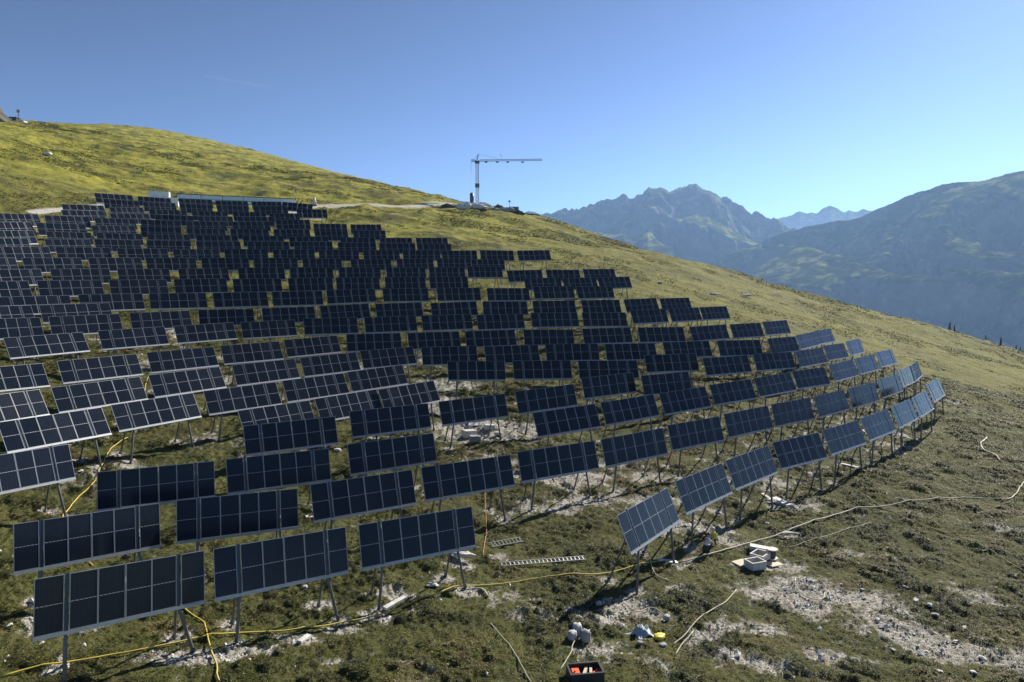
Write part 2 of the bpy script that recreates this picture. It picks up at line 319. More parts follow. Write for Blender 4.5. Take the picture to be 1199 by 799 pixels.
def make_shrubs():
    # low juniper / alpenrose cushions: clumps of leaf-sized triangles scattered over the near slope
    N=380000
    Y=27+(118-27)*rng.random(N*2)**1.35
    u=rng.uniform(-.80,.80,N*2);X=u*Y
    s=soil_field(X,Y);n1=fbm(X/1.1,Y/1.1,4,77);sm=sst(.24,.50,s*.9+n1*.38)
    dens=sst(-.45,.25,fbm(X/1.7,Y/1.7,4,131))*.75+.25
    keep=rng.random(N*2)<dens*(1-sm*.93)
    X=X[keep][:N];Y=Y[keep][:N];n=len(X)
    cl=fbm(X/1.7,Y/1.7,4,131)
    Z=zg(X,Y)
    sz=(.036+.0010*Y)*rng.uniform(.6,1.3,n)*(1+.25*sst(0,.3,cl))
    K=5
    a=rng.uniform(0,2*math.pi,(n,K));t=rng.uniform(.1,.9,(n,K));l=sz[:,None]*rng.uniform(.7,1.5,(n,K));w=l*rng.uniform(.35,.7,(n,K))
    cx=X[:,None]+rng.normal(0,1,(n,K))*sz[:,None]*.6;cy=Y[:,None]+rng.normal(0,1,(n,K))*sz[:,None]*.6;cz=Z[:,None]-.02+0*a
    dx=np.cos(a)*np.cos(t)*l;dy=np.sin(a)*np.cos(t)*l;dz=np.sin(t)*l
    px=-np.sin(a)*w*.5;py=np.cos(a)*w*.5
    A=np.stack([cx-px,cy-py,cz+dz*.35],-1);B=np.stack([cx+px,cy+py,cz+dz*.35],-1);C=np.stack([cx+dx,cy+dy,cz+dz],-1)
    V=np.stack([A,B,C],2).reshape(-1,3);Fc=np.arange(len(V)).reshape(-1,3)
    tint=np.clip(.37+fbm(X/3.6,Y/3.6,4,151)*1.35+fbm(X/1.0,Y/1.0,3,171)*.65+rng.normal(0,.10,n)+.0012*(Y-30),0,1)
    tint=np.repeat(tint,K*3)
    m=mat_leaf('shrub leaves',[(.0,(.030,.044,.010)),(.3,(.075,.10,.018)),(.5,(.14,.155,.03)),(.68,(.20,.18,.05)),(.82,(.20,.155,.075)),(1,(.28,.24,.13))],.38)
    o=linkme('heath_shrubs',npmesh('heath_shrubs',V,Fc,m,False,None,{'tint':tint}));tag(o,kind='stuff')
def make_tussocks():
    # dwarf-shrub and grass tussocks on the upper slope, in patches
    N=420000
    Y=98+(300-98)*rng.random(N)**.9;u=rng.uniform(-.86,.86,N);X=u*Y
    side=sst(-.12,.2,u)
    pt=fbm(X/16,Y/11,5,401)+fbm(X/3.2,Y/3.2,3,411)*.45
    keep=(rng.random(N)<(.35+.65*sst(-.1,.25,pt)))&(path_field(X,Y)<.2)
    X=X[keep];Y=Y[keep];pt=pt[keep];n=len(X);Z=zg(X,Y);K=3
    sz=(.06+.00085*Y)*rng.uniform(.5,1.25,n)*(.7+.6*sst(0,.25,pt))
    a=rng.uniform(0,2*math.pi,(n,K));t=rng.uniform(.3,1.2,(n,K));l=sz[:,None]*rng.uniform(.7,1.4,(n,K));w=l*rng.uniform(.6,1.1,(n,K))
    cx=X[:,None]+rng.normal(0,1,(n,K))*sz[:,None]*.5;cy=Y[:,None]+rng.normal(0,1,(n,K))*sz[:,None]*.5;cz=Z[:,None]-.04+0*a
    dx=np.cos(a)*np.cos(t)*l;dy=np.sin(a)*np.cos(t)*l;dz=np.sin(t)*l*.65;px=-np.sin(a)*w*.5;py=np.cos(a)*w*.5
    A=np.stack([cx-px,cy-py,cz],-1);B=np.stack([cx+px,cy+py,cz],-1);C=np.stack([cx+dx,cy+dy,cz+dz],-1)
    V=np.stack([A,B,C],2).reshape(-1,3)
    tint=np.repeat(np.clip(.70-pt*1.1+side[keep]*.08+rng.normal(0,.14,n),0,1),K*3)
    m=mat_leaf('tussock leaves',[(.0,(.035,.048,.012)),(.3,(.075,.09,.020)),(.55,(.15,.15,.035)),(.8,(.27,.235,.06)),(1,(.32,.27,.09))],.35)
    tag(linkme('grass_tussocks',npmesh('grass_tussocks',V,np.arange(len(V)).reshape(-1,3),m,False,None,{'tint':tint})),kind='stuff')
def rockmesh(name,s,m,seed=0,sub=2,flat=.6):
    bm=bmesh.new();bmesh.ops.create_icosphere(bm,subdivisions=sub,radius=1);q=random.Random(seed)
    for _ in range(9):
        d=Vector((q.uniform(-1,1),q.uniform(-1,1),q.uniform(-1,1))).normalized();k=q.uniform(.55,.85)
        for v in bm.verts:
            e=v.co.dot(d)-k
            if e>0:v.co-=d*e
    for v in bm.verts:
        c=v.co;k=1+.28*float(vnoise(c.x*1.7+seed*3.1,c.y*1.7+c.z*1.3,seed))+.12*float(vnoise(c.x*4+seed,c.z*4+c.y*2,seed+5))
        v.co=Vector((c.x*k*s[0],c.y*k*s[1],c.z*k*s[2]*flat))
    me=bpy.data.meshes.new(name);bm.to_mesh(me);bm.free();me.materials.append(m);return me
def make_gravel():
    m=mat('pale stone',(.48,.47,.44),.9,var=.35,scale=2.);wr=mat('sunlit rock',(.75,.74,.71),.9,var=.2,scale=2.)  # second stone is a brighter copy: the lone boulder's sunlight put into its colour
    N=26000
    Y=28+(100-28)*rng.random(N*3)**1.2;X=rng.uniform(-.8,.8,N*3)*Y
    s=soil_field(X,Y);keep=rng.random(N*3)<np.clip(s**1.5*1.1+.015,0,1)*(.25+.75*sst(-.1,.3,fbm(X/.9,Y/.9,2,201)))
    X=X[keep][:N];Y=Y[keep][:N];n=len(X);Z=zg(X,Y)-.06
    base=np.array([(1,0,0),(-1,0,0),(0,1,0),(0,-1,0),(0,0,1),(0,0,-1)],float);fs=np.array([(0,2,4),(2,1,4),(1,3,4),(3,0,4),(2,0,5),(1,2,5),(3,1,5),(0,3,5)])
    sz=.035+.13*rng.random(n)**4+.0006*Y
    V=base[None]*rng.uniform(.5,1.3,(n,6,1))*sz[:,None,None]*np.stack([rng.uniform(.7,1.6,n),rng.uniform(.7,1.3,n),rng.uniform(.4,.9,n)],-1)[:,None,:]
    a=rng.uniform(0,6.28,n);c_,s_=np.cos(a)[:,None],np.sin(a)[:,None]
    x=V[...,0]*c_-V[...,1]*s_;y=V[...,0]*s_+V[...,1]*c_
    V=np.stack([x+X[:,None],y+Y[:,None],V[...,2]+Z[:,None]+.03],-1).reshape(-1,3)
    Fc=(fs[None]+np.arange(n)[:,None,None]*6).reshape(-1,3)
    o=linkme('gravel',npmesh('gravel',V,Fc,m));tag(o,kind='stuff')
    # single boulders and slabs
    g='pale boulders lying in the torn scree at lower right'
    ms=[rockmesh('rock',(1,.7,.6),m,k,3) for k in range(6)]
    rr=random.Random(4)
    for i,(x,y,s) in enumerate([(1072,701,.28),(1052,715,.2),(1088,712,.22),(1095,724,.2),(1028,727,.2),(1018,742,.14),(1130,735,.22),(1118,749,.2),(1150,770,.25),(1080,765,.2),(1044,760,.17),(1100,785,.25),(1010,690,.18),(985,684,.15),(995,706,.15),(940,712,.14),(960,735,.18),(1170,745,.22),(1140,790,.24),(1060,690,.16)]):
        o=linkme('rock',ms[i%6],None,gp(x,y,.03));o.scale=(s*rr.uniform(1,1.5),s,s);o.rotation_euler=(rr.uniform(-.3,.3),rr.uniform(-.3,.3),rr.uniform(0,6))
        tag(o,'pale angular boulder lying in the torn scree at lower right','rock',g)
    def one(x,y,s,lab,k=2):
        o=linkme('rock',ms[k],None,gp(x,y,.02+max(s)*.35));o.scale=s;tag(o,lab,'rock')
    ms.append(rockmesh('rock',(1,.7,.6),wr,3,3));one(57,184,(1.3,1.0,1.5),'lone sunlit white boulder high on the left hillside',6)
    one(540,655,(.85,.5,.6),'large pale boulder behind the right leg of front table',1)
    one(507,686,(.4,.3,.35),'small round pale stone between front table legs',3)
    one(927,626,(.8,.35,.25),'long flat white stone beside pale hose above white equipment',4)
    one(774,332,(.7,.5,.5),'white stone on open slope right of upper tables',0)
    one(837,345.5,(1.2,.8,.7),'broad pale rock on open slope above right-hand tables',5)
    one(875,350,(1.5,.9,.9),'dark mossy outcrop on open slope above right-hand tables',3)
    one(1057,418,(.7,.5,.35),'flat white stone on slope above last right tables',1)
    one(1105,432,(.4,.4,.4),'small white stone on slope right of last tables',2)
# ================================================================ MOUNTAINS
def mat_mountain():
    g=NT('mountain slopes');tc=g.n('ShaderNodeTexCoord').outputs['Object'];geo=g.n('ShaderNodeNewGeometry')
    n=g.noise(tc,.0022,8,.62,.6);n2=g.noise(tc,.011,7,.65,.4)
    sx=g.n('ShaderNodeSeparateXYZ');g.l(geo.outputs['True Normal'],sx.inputs[0])
    grass=g.ramp(n2,[(.35,(.03,.045,.02)),(.5,(.08,.105,.035)),(.62,(.32,.33,.13))])
    rock=g.ramp(n2,[(.3,(.11,.11,.11)),(.6,(.22,.215,.20)),(.8,(.36,.35,.33))])
    f=g.mth('ADD',g.mth('MULTIPLY_ADD',sx.outputs[2],-2.6,2.1),g.mth('MULTIPLY_ADD',n,2.6,-1.4),None,True)
    g.l(g.mix(f,grass,rock),g.b.inputs['Base Color']);g.b.inputs['Roughness'].default_value=1.;g.b.inputs['Specular IOR Level'].default_value=.0
    return g.m
def mountain(name,sil,Dr,Df,zf,amp,wave,seed,pw=1.,jag=0.,nu=520,nt=330,mt=None,spurs=0.,warp=.0):
    # sil: ridge bearings; Dr: ridge distance at both ends; Df: distance of the foot in front of it (fraction)
    jg=0.;rs=np.array([ray(*p) for p in sil]);u=np.linspace(rs[0,0],rs[-1,0],nu)
    D=np.interp(u,[p[0] for p in Dr],[p[1] for p in Dr]);e=np.interp(u,rs[:,0],rs[:,2]);zr=e*D
    if jag:
        j=fbm(u*70,u*0+seed,5,seed+3,.55);jg=j*jag
    t=np.concatenate([np.linspace(0,1,nt),1+np.linspace(0,.35,30)[1:]])
    TT,UU=np.meshgrid(t,u,indexing='ij');DD=D[None,:]*(Df+(1-Df)*TT)
    X=UU*DD;Y=DD
    wx=fbm(X/wave/1.3,Y/wave/1.3,3,seed+50)*wave*.35
    Tq=np.clip(TT,0,1)
    prof=Tq**pw
    z=zf+(zr[None,:]-zf)*prof
    env=np.clip(4*Tq*(1-Tq),0,1)**.8+.02*Tq
    # spurs and gullies run down the slope: stretched ridge noise
    sx=(X+wx)/wave;sy=(Y+wx*1.5+.35*X)/(wave*1.7)
    r1=ridged(sx,sy,6,seed,.52)-.42
    r2=ridged((X+.4*Y+wx)/(wave*.4),(Y-.3*X)/(wave*.7),5,seed+9,.55)-.4
    z=z+(r1*amp+r2*amp*.48)*env*np.where(TT<=1,1,.3)
    lim=zf+(zr[None,:]-zf)*Tq**.80;z=np.where(z>lim-8,lim-8+8*np.tanh((z-lim+8)/60.)*1.0,z);z=np.where(Tq>.995,np.minimum(z,zr[None,:]),z)
    z=z+jg*Tq**14
    z=np.where(TT>1,z-(TT-1)*(zr[None,:]-zf)*1.6,z)
    z=np.maximum(z,zf-20*(TT<=0))
    nr=len(t);i=np.arange(nr-1)[:,None]*nu+np.arange(nu-1)[None,:]
    Fq=np.stack([i,i+1,i+nu+1,i+nu],-1).reshape(-1,4)
    me=npmesh(name,np.stack([X,Y,z],-1).reshape(-1,3),Fq,[mt],True)
    tag(linkme(name,me),kind='structure')
def make_far():
    mm=mat_mountain()
    C=[(540,262),(600,252),(625,249),(649,246),(678,243),(690,237),(712,234.7),(716,234),(731,227.5),(741,228.7),(759,218.3),(765,219.5),(774.7,218),(786.8,218.5),(799,222),(805,219),(814.6,216.6),(823,221.4),(829,220.7),(847,231),(871,243),(886,249),(910,259),(940,275),(980,300)]
    mountain('mountain',C,[(-1,7000),(1,6200)],.62,-255,900,760,3,pw=1.0,jag=60,mt=mm)
    C2=[(820,262),(880,262),(905,258),(915,255),(926,252),(937,247),(945,250.5),(950,248.5),(956,248.5),(964,243.5),(973,240),(978,243),(984,247),(988,247.5),(994,245.5),(1000,247.5),(1010,245.5),(1030,248),(1080,245),(1200,240)]
    mountain('mountain',C2,[(-1,11500),(1,11500)],.7,-200,500,1200,23,jag=40,mt=mm,nt=160,nu=300)
    C3=[(690,350),(740,335),(790,320),(829.5,305.5),(851.6,297.5),(883,286),(915,272),(946,264),(978,258),(995,256),(1009.7,253),(1025,245),(1041,237),(1073,225),(1104,215),(1128,212),(1152,209.6),(1175,204),(1199,198),(1260,184),(1400,165),(1600,150)]
    mountain('mountain',C3,[(.1,5600),(.45,4700),(.75,4000),(1.3,3600)],.66,-255,640,520,47,pw=.95,jag=10,mt=mm,nu=700,nt=420)
    vf=MB();n=24
    xs=np.linspace(-13000,13000,n);ys=np.linspace(-1900,14000,n)
    XX,YY=np.meshgrid(xs,ys);V=np.stack([XX.ravel(),YY.ravel(),np.full(n*n,-260.)],-1);i=np.arange(n-1)[:,None]*n+np.arange(n-1)[None,:]
    m=mat('valley meadow',(.13,.16,.06),.95,var=.6,scale=.004,spec=.1)
    tag(linkme('valley_floor',npmesh('valley_floor',V,np.stack([i,i+1,i+n+1,i+n],-1).reshape(-1,4),m)),kind='structure')
    # haze
    hz=MB();hz.box((-13100,-2000,-261),(13100,14200,1160))
    m=bpy.data.materials.new('mountain haze');m.use_nodes=True;nt=m.node_tree;nt.nodes.clear()
    o=nt.nodes.new('ShaderNodeOutputMaterial');pv=nt.nodes.new('ShaderNodeVolumePrincipled');pv.inputs['Color'].default_value=HAZEC;pv.inputs['Density'].default_value=HAZED;pv.inputs['Anisotropy'].default_value=HAZEG
    nt.links.new(pv.outputs[0],o.inputs['Volume'])
    if HAZED>0:tag(hz.build('haze',m),kind='stuff')
# ================================================================ SOLAR TABLES
def mat_glass(name,tint,rough,lines):
    g=NT(name);tc=g.n('ShaderNodeTexCoord').outputs['Object']
    s=g.n('ShaderNodeSeparateXYZ');g.l(tc,s.inputs[0])
    n=g.noise(tc,1.3,3)
    # thin bright bus wires between the cell columns and rows
    def wire(v,period,w):
        f=g.mth('FRACT',g.mth('DIVIDE',v,period));return g.mth('LESS_THAN',f,w/period)
    wx=wire(s.outputs[0],.187,.008);wz=wire(s.outputs[2],.0925,.004)
    w=g.mth('MAXIMUM',wx,wz)
    c=g.mix(n,tuple(x*.8 for x in tint),tuple(x*1.25 for x in tint));c=g.mix(g.mth('MULTIPLY',w,.22),c,(.10,.12,.15))
    oi=g.n('ShaderNodeObjectInfo');du=g.mth('MULTIPLY_ADD',oi.outputs['Random'],.5,g.mth('MULTIPLY_ADD',g.noise(tc,2.2,6,.7),1.2,-.35))
    c=g.mix(g.mth('MULTIPLY',du,.055,None,True),c,(.22,.26,.32))
    g.l(c,g.b.inputs['Base Color']);g.b.inputs['Roughness'].default_value=rough;g.b.inputs['IOR'].default_value=1.45;g.b.inputs['Specular IOR Level'].default_value=.24
    rn=g.noise(tc,.8,4);g.l(g.mth('ADD',g.mth('MULTIPLY_ADD',rn,.16,rough-.10),g.mth('MULTIPLY',oi.outputs['Random'],.08)),g.b.inputs['Roughness'])
    return g.m
M_glass=mat_glass('solar glass',(.004,.0075,.016),.15,1)
M_frame=mat('aluminium frame',(.34,.36,.39),.42,.35,.5,.1)
M_seam=mat('cell seam ribbon',(.50,.52,.54),.5,.1)
M_steel=mat('galvanised steel',(.13,.125,.125),.55,.3,.5,.35,2.)
M_strut=mat('zinc strut',(.055,.085,.12),.42,.5,.5,.2)
M_rail=mat('bottom rail zinc',(.36,.38,.40),.5,.45,.5,.2)
MW,MH=1.115,2.28
XS=[-3.6,-2.20,-1.07,.06,1.19,2.59] # left edges: wide slots after the first and before the last module
XS=[-3.615,-2.29,-1.16,.03,1.16,2.50]
XS=[-3.60,-2.27,-1.14,-.01+.02,1.14,2.485]
SLOT=[(-3.60+MW+ -2.27)/2,(1.14+MW+2.485)/2]
def module_glass(detail):
    m=MB();fr=.022
    m.box((fr,-.006,-MH+fr),(MW-fr,.012,-fr),0)
    if detail:return m
    return m
def frame_into(m,mi,fr=.024):
    m.box((0,-.016,-MH),(fr,.03,0),mi);m.box((MW-fr,-.016,-MH),(MW,.03,0),mi)
    m.box((fr,-.016,-fr),(MW-fr,.03,0),mi);m.box((fr,-.016,-MH),(MW-fr,.03,-MH+fr),mi)
def seam_into(m,mi):
    for k in range(6):
        a=.03+k*(MW-.06)/6;m.box((a+.018,-.0085,-MH/2-.011),(a+(MW-.06)/6-.018,-.0062,-MH/2+.011),mi)
mg=module_glass(1);seam_into(mg,1);ME_glass=mg.mesh('solar_module',[M_glass,M_seam])
mf=MB();frame_into(mf,0);ME_frame=mf.mesh('frame',[M_frame])
mb=module_glass(0);seam_into(mb,2);frame_into(mb,1,.019);ME_mod=mb.mesh('solar_module',[M_glass,M_frame,M_seam])
ms=MB();ms.box((-.055,.035,-MH-.10),(.055,.13,.02));ms.box((-.075,-.004,-MH-.02),(-.055,.035,0));ms.box((.055,-.004,-MH-.02),(.075,.035,0))
for z in (-.35,-1.14,-1.9):ms.box((-.03,.02,z-.05),(.03,.034,z+.05))
ME_strut=ms.mesh('mounting_strut',[M_strut])
mr=MB();mr.box((-3.62,-.03,-MH-.15),(3.62,.12,-MH-.012));ME_rail=mr.mesh('bottom_rail',[M_rail])
mr=MB()
for z in (-.45,-1.75):mr.box((-3.6,.135,z-.06),(3.6,.20,z+.06))
ME_purlin=mr.mesh('rear_rail',[M_steel])
ml=MB();ml.tube([(0,0,0),(0,0,-1)],.078,8);ME_leg=ml.mesh('leg',[M_steel],True)
ml=MB();ml.tube([(0,0,0),(0,0,-1)],.06,8);ME_brace=ml.mesh('leg',[M_steel],True)
mk=MB();mk.box((-.10,-.10,-.03),(.10,.10,.03));mk.tube([(0,0,.03),(0,0,.16)],.085,8);ME_plate=mk.mesh('pile_cap',[M_strut])
ORD=['','second','third','fourth','fifth','sixth','seventh','eighth']
def aim(o,a,b,parent_inv):
    # place unit -Z rod from a to b (world), parent-local
    d=(b-a);L=d.length;q=(-d).to_track_quat('Z','Y')
    Mw=Matrix.Translation(a)@q.to_matrix().to_4x4()@Matrix.Diagonal((1,1,L,1))
    o.matrix_parent_inverse=Matrix();o.matrix_basis=parent_inv@Mw
def make_table(PL,PR,tilt,label,group):
    d=PR-PL;L=d.length;yaw=math.atan2(d.y,d.x);roll=math.atan2(d.z,math.hypot(d.x,d.y))
    mid=(PL+PR)/2;s=min(1.07,max(.93,L/7.25))
    H=MH*math.sin(tilt)
    gz=float(zg(mid.x,mid.y))
    Rm=Matrix.Rotation(yaw,4,'Z')@Matrix.Rotation(-roll,4,'Y')
    root=empty('solar_table');Mr=Matrix.Translation((mid.x,mid.y,gz))@Rm;root.matrix_world=Mr;root.matrix_basis=Mr
    tag(root,label,'solar table',group);inv=Mr.inverted()
    dist=mid.y
    top=inv@mid                                     # centre of the top edge in table space
    Pm=Matrix.Translation(top)@Matrix.Rotation(-(math.pi/2-tilt),4,'X')@Matrix.Diagonal((s,1,1,1))
    def put(me,name,M,par=root):
        o=linkme(name,me,par);o.matrix_parent_inverse=Matrix();o.matrix_basis=M;return o
    for x in XS:
        if dist<70:
            o=put(ME_glass,'solar_module',Pm@Matrix.Translation((x,0,0)))
            f=linkme('frame',ME_frame,o)
        else:put(ME_mod,'solar_module',Pm@Matrix.Translation((x,0,0)))
    for x in SLOT:put(ME_strut,'mounting_strut',Pm@Matrix.Translation((x,0,0)))
    put(ME_rail,'bottom_rail',Pm);put(ME_purlin,'rear_rail',Pm)
    for i,x in enumerate(SLOT):
        sg=-1 if i==0 else 1
        a=Mr@Pm@Vector((x,.09,-MH-.03))
        f=Mr@(top+Vector((x*s+sg*.38,-MH*math.cos(tilt)-.05,0)));fz=float(zg(f.x,f.y))-.12
        foot=Vector((f.x,f.y,fz));o=linkme('leg',ME_leg,root);aim(o,a,foot,inv)
        a2=Mr@Pm@Vector((x,.14,-MH*.45))
        b=Mr@(top+Vector((x*s+sg*.05,1.15,0)));bz=float(zg(b.x,b.y))-.12
        o=linkme('leg',ME_brace,root);aim(o,a2,Vector((b.x,b.y,bz)),inv)
        # link strut from the low clamp to the rear leg
        if dist<75:
            k=linkme('pile_cap',ME_plate,root);k.matrix_parent_inverse=Matrix();k.matrix_basis=inv@Matrix.Translation((f.x,f.y,fz+.16))
            k=linkme('pile_cap',ME_plate,root);k.matrix_parent_inverse=Matrix();k.matrix_basis=inv@Matrix.Translation((b.x,b.y,bz+.16))
    return root
DESC={'A':('dark six-panel solar table','front row at lower left'),
'A2':('solar table on bare legs','lowest row of right slope'),
'B':('six-panel solar table','second row from front'),
'C':('dark six-panel solar table','short third row at lower left'),
'C2':('bluish solar table','third row up on right slope'),
'D':('grey-sheened solar table cut by left picture edge','fourth row'),
'D2':('dark solar table','middle row above ground strewn with white boxes'),
'D3':('solar table','fourth row up on right slope'),
'E':('grey-sheened tilted solar table','lowest of the pale-framed rows at left'),
'E2':('grey-sheened solar table','short pale-framed row just above darker front tables'),
'F':('grey-sheened solar table','second lowest pale-framed row at left'),
'G':('grey-sheened solar table','third lowest pale-framed row at left'),
'H':('grey-sheened solar table with bright bottom edge','topmost pale-framed row at left'),
'H2':('dark solar table','row continuing right from pale-framed top row'),
'I':('dark solar table','second dark row below the long middle row'),
'J':('dark solar table','third dark row below the long middle row'),
'K':('dark upright solar table','short bottom dark row above centre rubble'),
'L':('dark solar table','sixteenth row from the top'),
'M':('grey solar table','two-table row at far left above pale rows'),
'N':('small dark solar table','fifteenth row from the top'),
'V':('small dark solar table','fourteenth row from the top'),
'O':('small dark solar table','short lower row at middle right upslope'),
'W':('small dark solar table','twelfth row from the top'),
'P':('small dark solar table','short upper row at middle right upslope'),
'X':('small dark solar table','eleventh row from the top'),
'Y':('small dark solar table','tenth row from the top'),
'AA':('small dark solar table','ninth row from the top'),
'Z':('small dark solar table','eighth row from the top'),
'BB':('small dark solar table','seventh row from the top'),
'CC':('small dark solar table','sixth row from the top'),
'DD':('tiny dark solar table','fifth row from the top'),
'EE':('tiny dark solar table','fourth row from the top'),
'FF':('tiny dark solar table','second row from the top'),
'HH':('tiny dark solar table','very top row below long blue shed')}
TILT={'A':74,'B':73,'C':75,'D':72,'D2':73,'E':61,'E2':60,'F':60,'G':60,'H':60,'M':62}
TSPEC={(43,678):80,(15,614):80,(113,553):79,(249,643):76,(206,586):76}
def place_tables():
    for nm,row in ROWS:
        n=len(row);look,where=DESC[nm]
        for k,t in enumerate(row):
            r0=n-1-k
            if n==1:o=''
            elif k==0:o='leftmost in '
            elif r0==0:o='rightmost in '
            elif k<=r0:o=ORD[k]+' from left in '
            else:o=ORD[r0]+' from right in '
            lab=look+', '+o+where
            PL=Vector(hit(t[0],t[1],4.6));PR=Vector(hit(t[2],t[3],4.6))
            tilt=TSPEC.get((t[0],t[1]),TILT.get(nm,67)+random.uniform(-1.2,1.2))
            make_table(PL,PR,R(tilt),lab,'solar tables standing in rows across the slope')
# ================================================================ SITE OBJECTS
M_white=mat('white plastic',(.50,.49,.46),.6,var=.5,scale=2.5,bump=.15);M_cream=mat('weathered pine board',(.55,.48,.36),.8,var=.3)
M_dark=mat('black plastic',(.03,.03,.032),.5,var=.3);M_orange=mat('orange plastic',(.75,.13,.03),.45,var=.15);M_yel=mat('yellow plastic',(.72,.55,.04),.45,var=.15)
M_sack=mat('grey woven sack',(.28,.28,.28),.85,var=.5,scale=6,bump=.4);M_sackw=mat('white woven sack',(.42,.42,.42),.85,var=.5,scale=6,bump=.4)
M_blue=mat('pale blue tarpaulin',(.30,.38,.44),.5,var=.3,scale=4,bump=.5);M_alu=mat('aluminium ladder',(.30,.31,.31),.35,.6,var=.1)
M_skin=mat('skin',(.45,.27,.19),.6,var=.1);M_jean=mat('dark work trousers',(.03,.035,.055),.9,var=.3);M_red=mat('orange red shirt',(.55,.10,.06),.8,var=.2)
M_hiv=mat('high visibility yellow cloth',(.62,.72,.10),.8,var=.15);M_lb=mat('white shirt',(.55,.56,.62),.8,var=.2)
def curve_pts(px,h=.03,n=10,sag=True):
    P=[]
    for (a,b) in zip(px[:-1],px[1:]):
        A=hit(*a);B=hit(*b);k=max(2,int(np.hypot(*(B-A)[:2])/.35))
        for i in range(k):
            t=i/k;P.append(A[:2]*(1-t)+B[:2]*t)
    P.append(hit(*px[-1])[:2]);P=np.array(P)
    for _ in range(3):P[1:-1]=(P[:-2]+2*P[1:-1]+P[2:])/4
    P=P+np.stack([fbm(P[:,0]/1.1,P[:,1]/1.1,2,300),fbm(P[:,0]/1.1,P[:,1]/1.1,2,310)],-1)*.07
    Z=zg(P[:,0],P[:,1])
    # a taut hose bridges the hollows between cushions
    G=Z.copy()
    for k in range(40):Z[1:-1]=np.maximum(G[1:-1]-.02,(Z[:-2]+Z[2:])/2*.5+Z[1:-1]*.5-.0012)
    for _ in range(3):Z[1:-1]=(Z[:-2]+Z[1:-1]*2+Z[2:])/4
    Z=np.maximum(Z,zg(P[:,0],P[:,1])-.01)
    return [Vector((p[0],p[1],z+h)) for p,z in zip(P,Z)]
def hose(name,px,r,m,lab,cat,h=.05):
    b=MB();b.tube(curve_pts(px,h),r,6);tag(b.build(name,m,None,True),lab,cat)
def root_at(name,x,y,rz,lab,cat,group=None,dz=0.):
    o=empty(name,gp(x,y,dz),rz);tag(o,lab,cat,group);return o
def slope_tilt(o,f=1.):
    x,y,_=o.location;e=.6
    nx=-(float(zg(x+e,y))-float(zg(x-e,y)))/(2*e);ny=-(float(zg(x,y+e))-float(zg(x,y-e)))/(2*e)
    n=Vector((nx*f,ny*f,1)).normalized();q=Vector((0,0,1)).rotation_difference(n)
    o.rotation_mode='QUATERNION';o.rotation_quaternion=q@Matrix.Rotation(o.get('rz',0.) if 'rz' in o else 0,4,'Z').to_quaternion()
def ladder(a,b,w,n,lab):
    A=gp(*a,.08);B=gp(*b,.08);d=(B-A);L=d.length
    r=empty('ladder',A);r.rotation_mode='QUATERNION'
    x=d.normalized();up=Vector((.1,-.25,.96));y=up.cross(x).normalized();z=x.cross(y)
    r.rotation_quaternion=Matrix((x,y,z)).transposed().to_quaternion();tag(r,lab,'ladder')
    for s in (0,1):
        m=MB();m.box((0,s*w-.03,-.035),(L,s*w+.03,.035));m.build('side_rail',M_alu,r)
    for i in range(n):
        m=MB();xx=(i+.5)*L/n;m.tube([(xx,.03,0),(xx,w-.03,0)],.028,6);m.build('rung',M_alu,r)
def crate(x,y,rz,sx,sy,sz,m,lab,wall=.05,inner=None,name='crate',rest=0.,tilt=(0,0)):
    r=empty(name,gp(x,y,rest));r.rotation_euler=(tilt[0],tilt[1],rz);tag(r,lab,'crate')
    b=MB();b.box((-sx/2,-sy/2,0),(sx/2,sy/2,.04));b.build('floor_board',m,r)
    for s in (-1,1):
        b=MB();b.box((-sx/2,s*sy/2-wall/2,.042),(sx/2,s*sy/2+wall/2,sz));b.build('side_wall',m,r)
        b=MB();b.box((s*sx/2-wall/2,-sy/2+wall/2+.002,.042),(s*sx/2+wall/2,sy/2-wall/2-.002,sz));b.build('side_wall',m,r)
    if sz>.3:
        b=MB();b.box((-sx/2-.03,-sy/2-.03,sz+.002),(sx/2+.03,-sy/2+.06,sz+.04));b.box((-sx/2-.03,sy/2-.06,sz+.002),(sx/2+.03,sy/2+.03,sz+.04))
        b.box((-sx/2-.03,-sy/2+.062,sz+.002),(-sx/2+.06,sy/2-.062,sz+.04));b.box((sx/2-.06,-sy/2+.062,sz+.002),(sx/2+.03,sy/2-.062,sz+.04));b.build('rim',m,r)
    return r
def sackmesh(seed,s,m):
    bm=bmesh.new();bmesh.ops.create_icosphere(bm,subdivisions=3,radius=1)
    for v in bm.verts:
        c=v.co.copy();c.x=math.copysign(abs(c.x)**.75,c.x);c.y=math.copysign(abs(c.y)**.75,c.y);c.z=math.copysign(abs(c.z)**.8,c.z)
        k=1+.14*float(vnoise(c.x*2.2+seed,c.y*2.2+c.z*2,seed))+.07*float(vnoise(c.x*6,c.z*6+c.y*5,seed+3))
        if c.z>.75:k*=.8
        v.co=Vector((c.x*k*s[0],c.y*k*s[1],(c.z*k+.85)*s[2]))
    me=bpy.data.meshes.new('sack');bm.to_mesh(me);bm.free();me.materials.append(m)
    for p in me.polygons:p.use_smooth=True
    return me
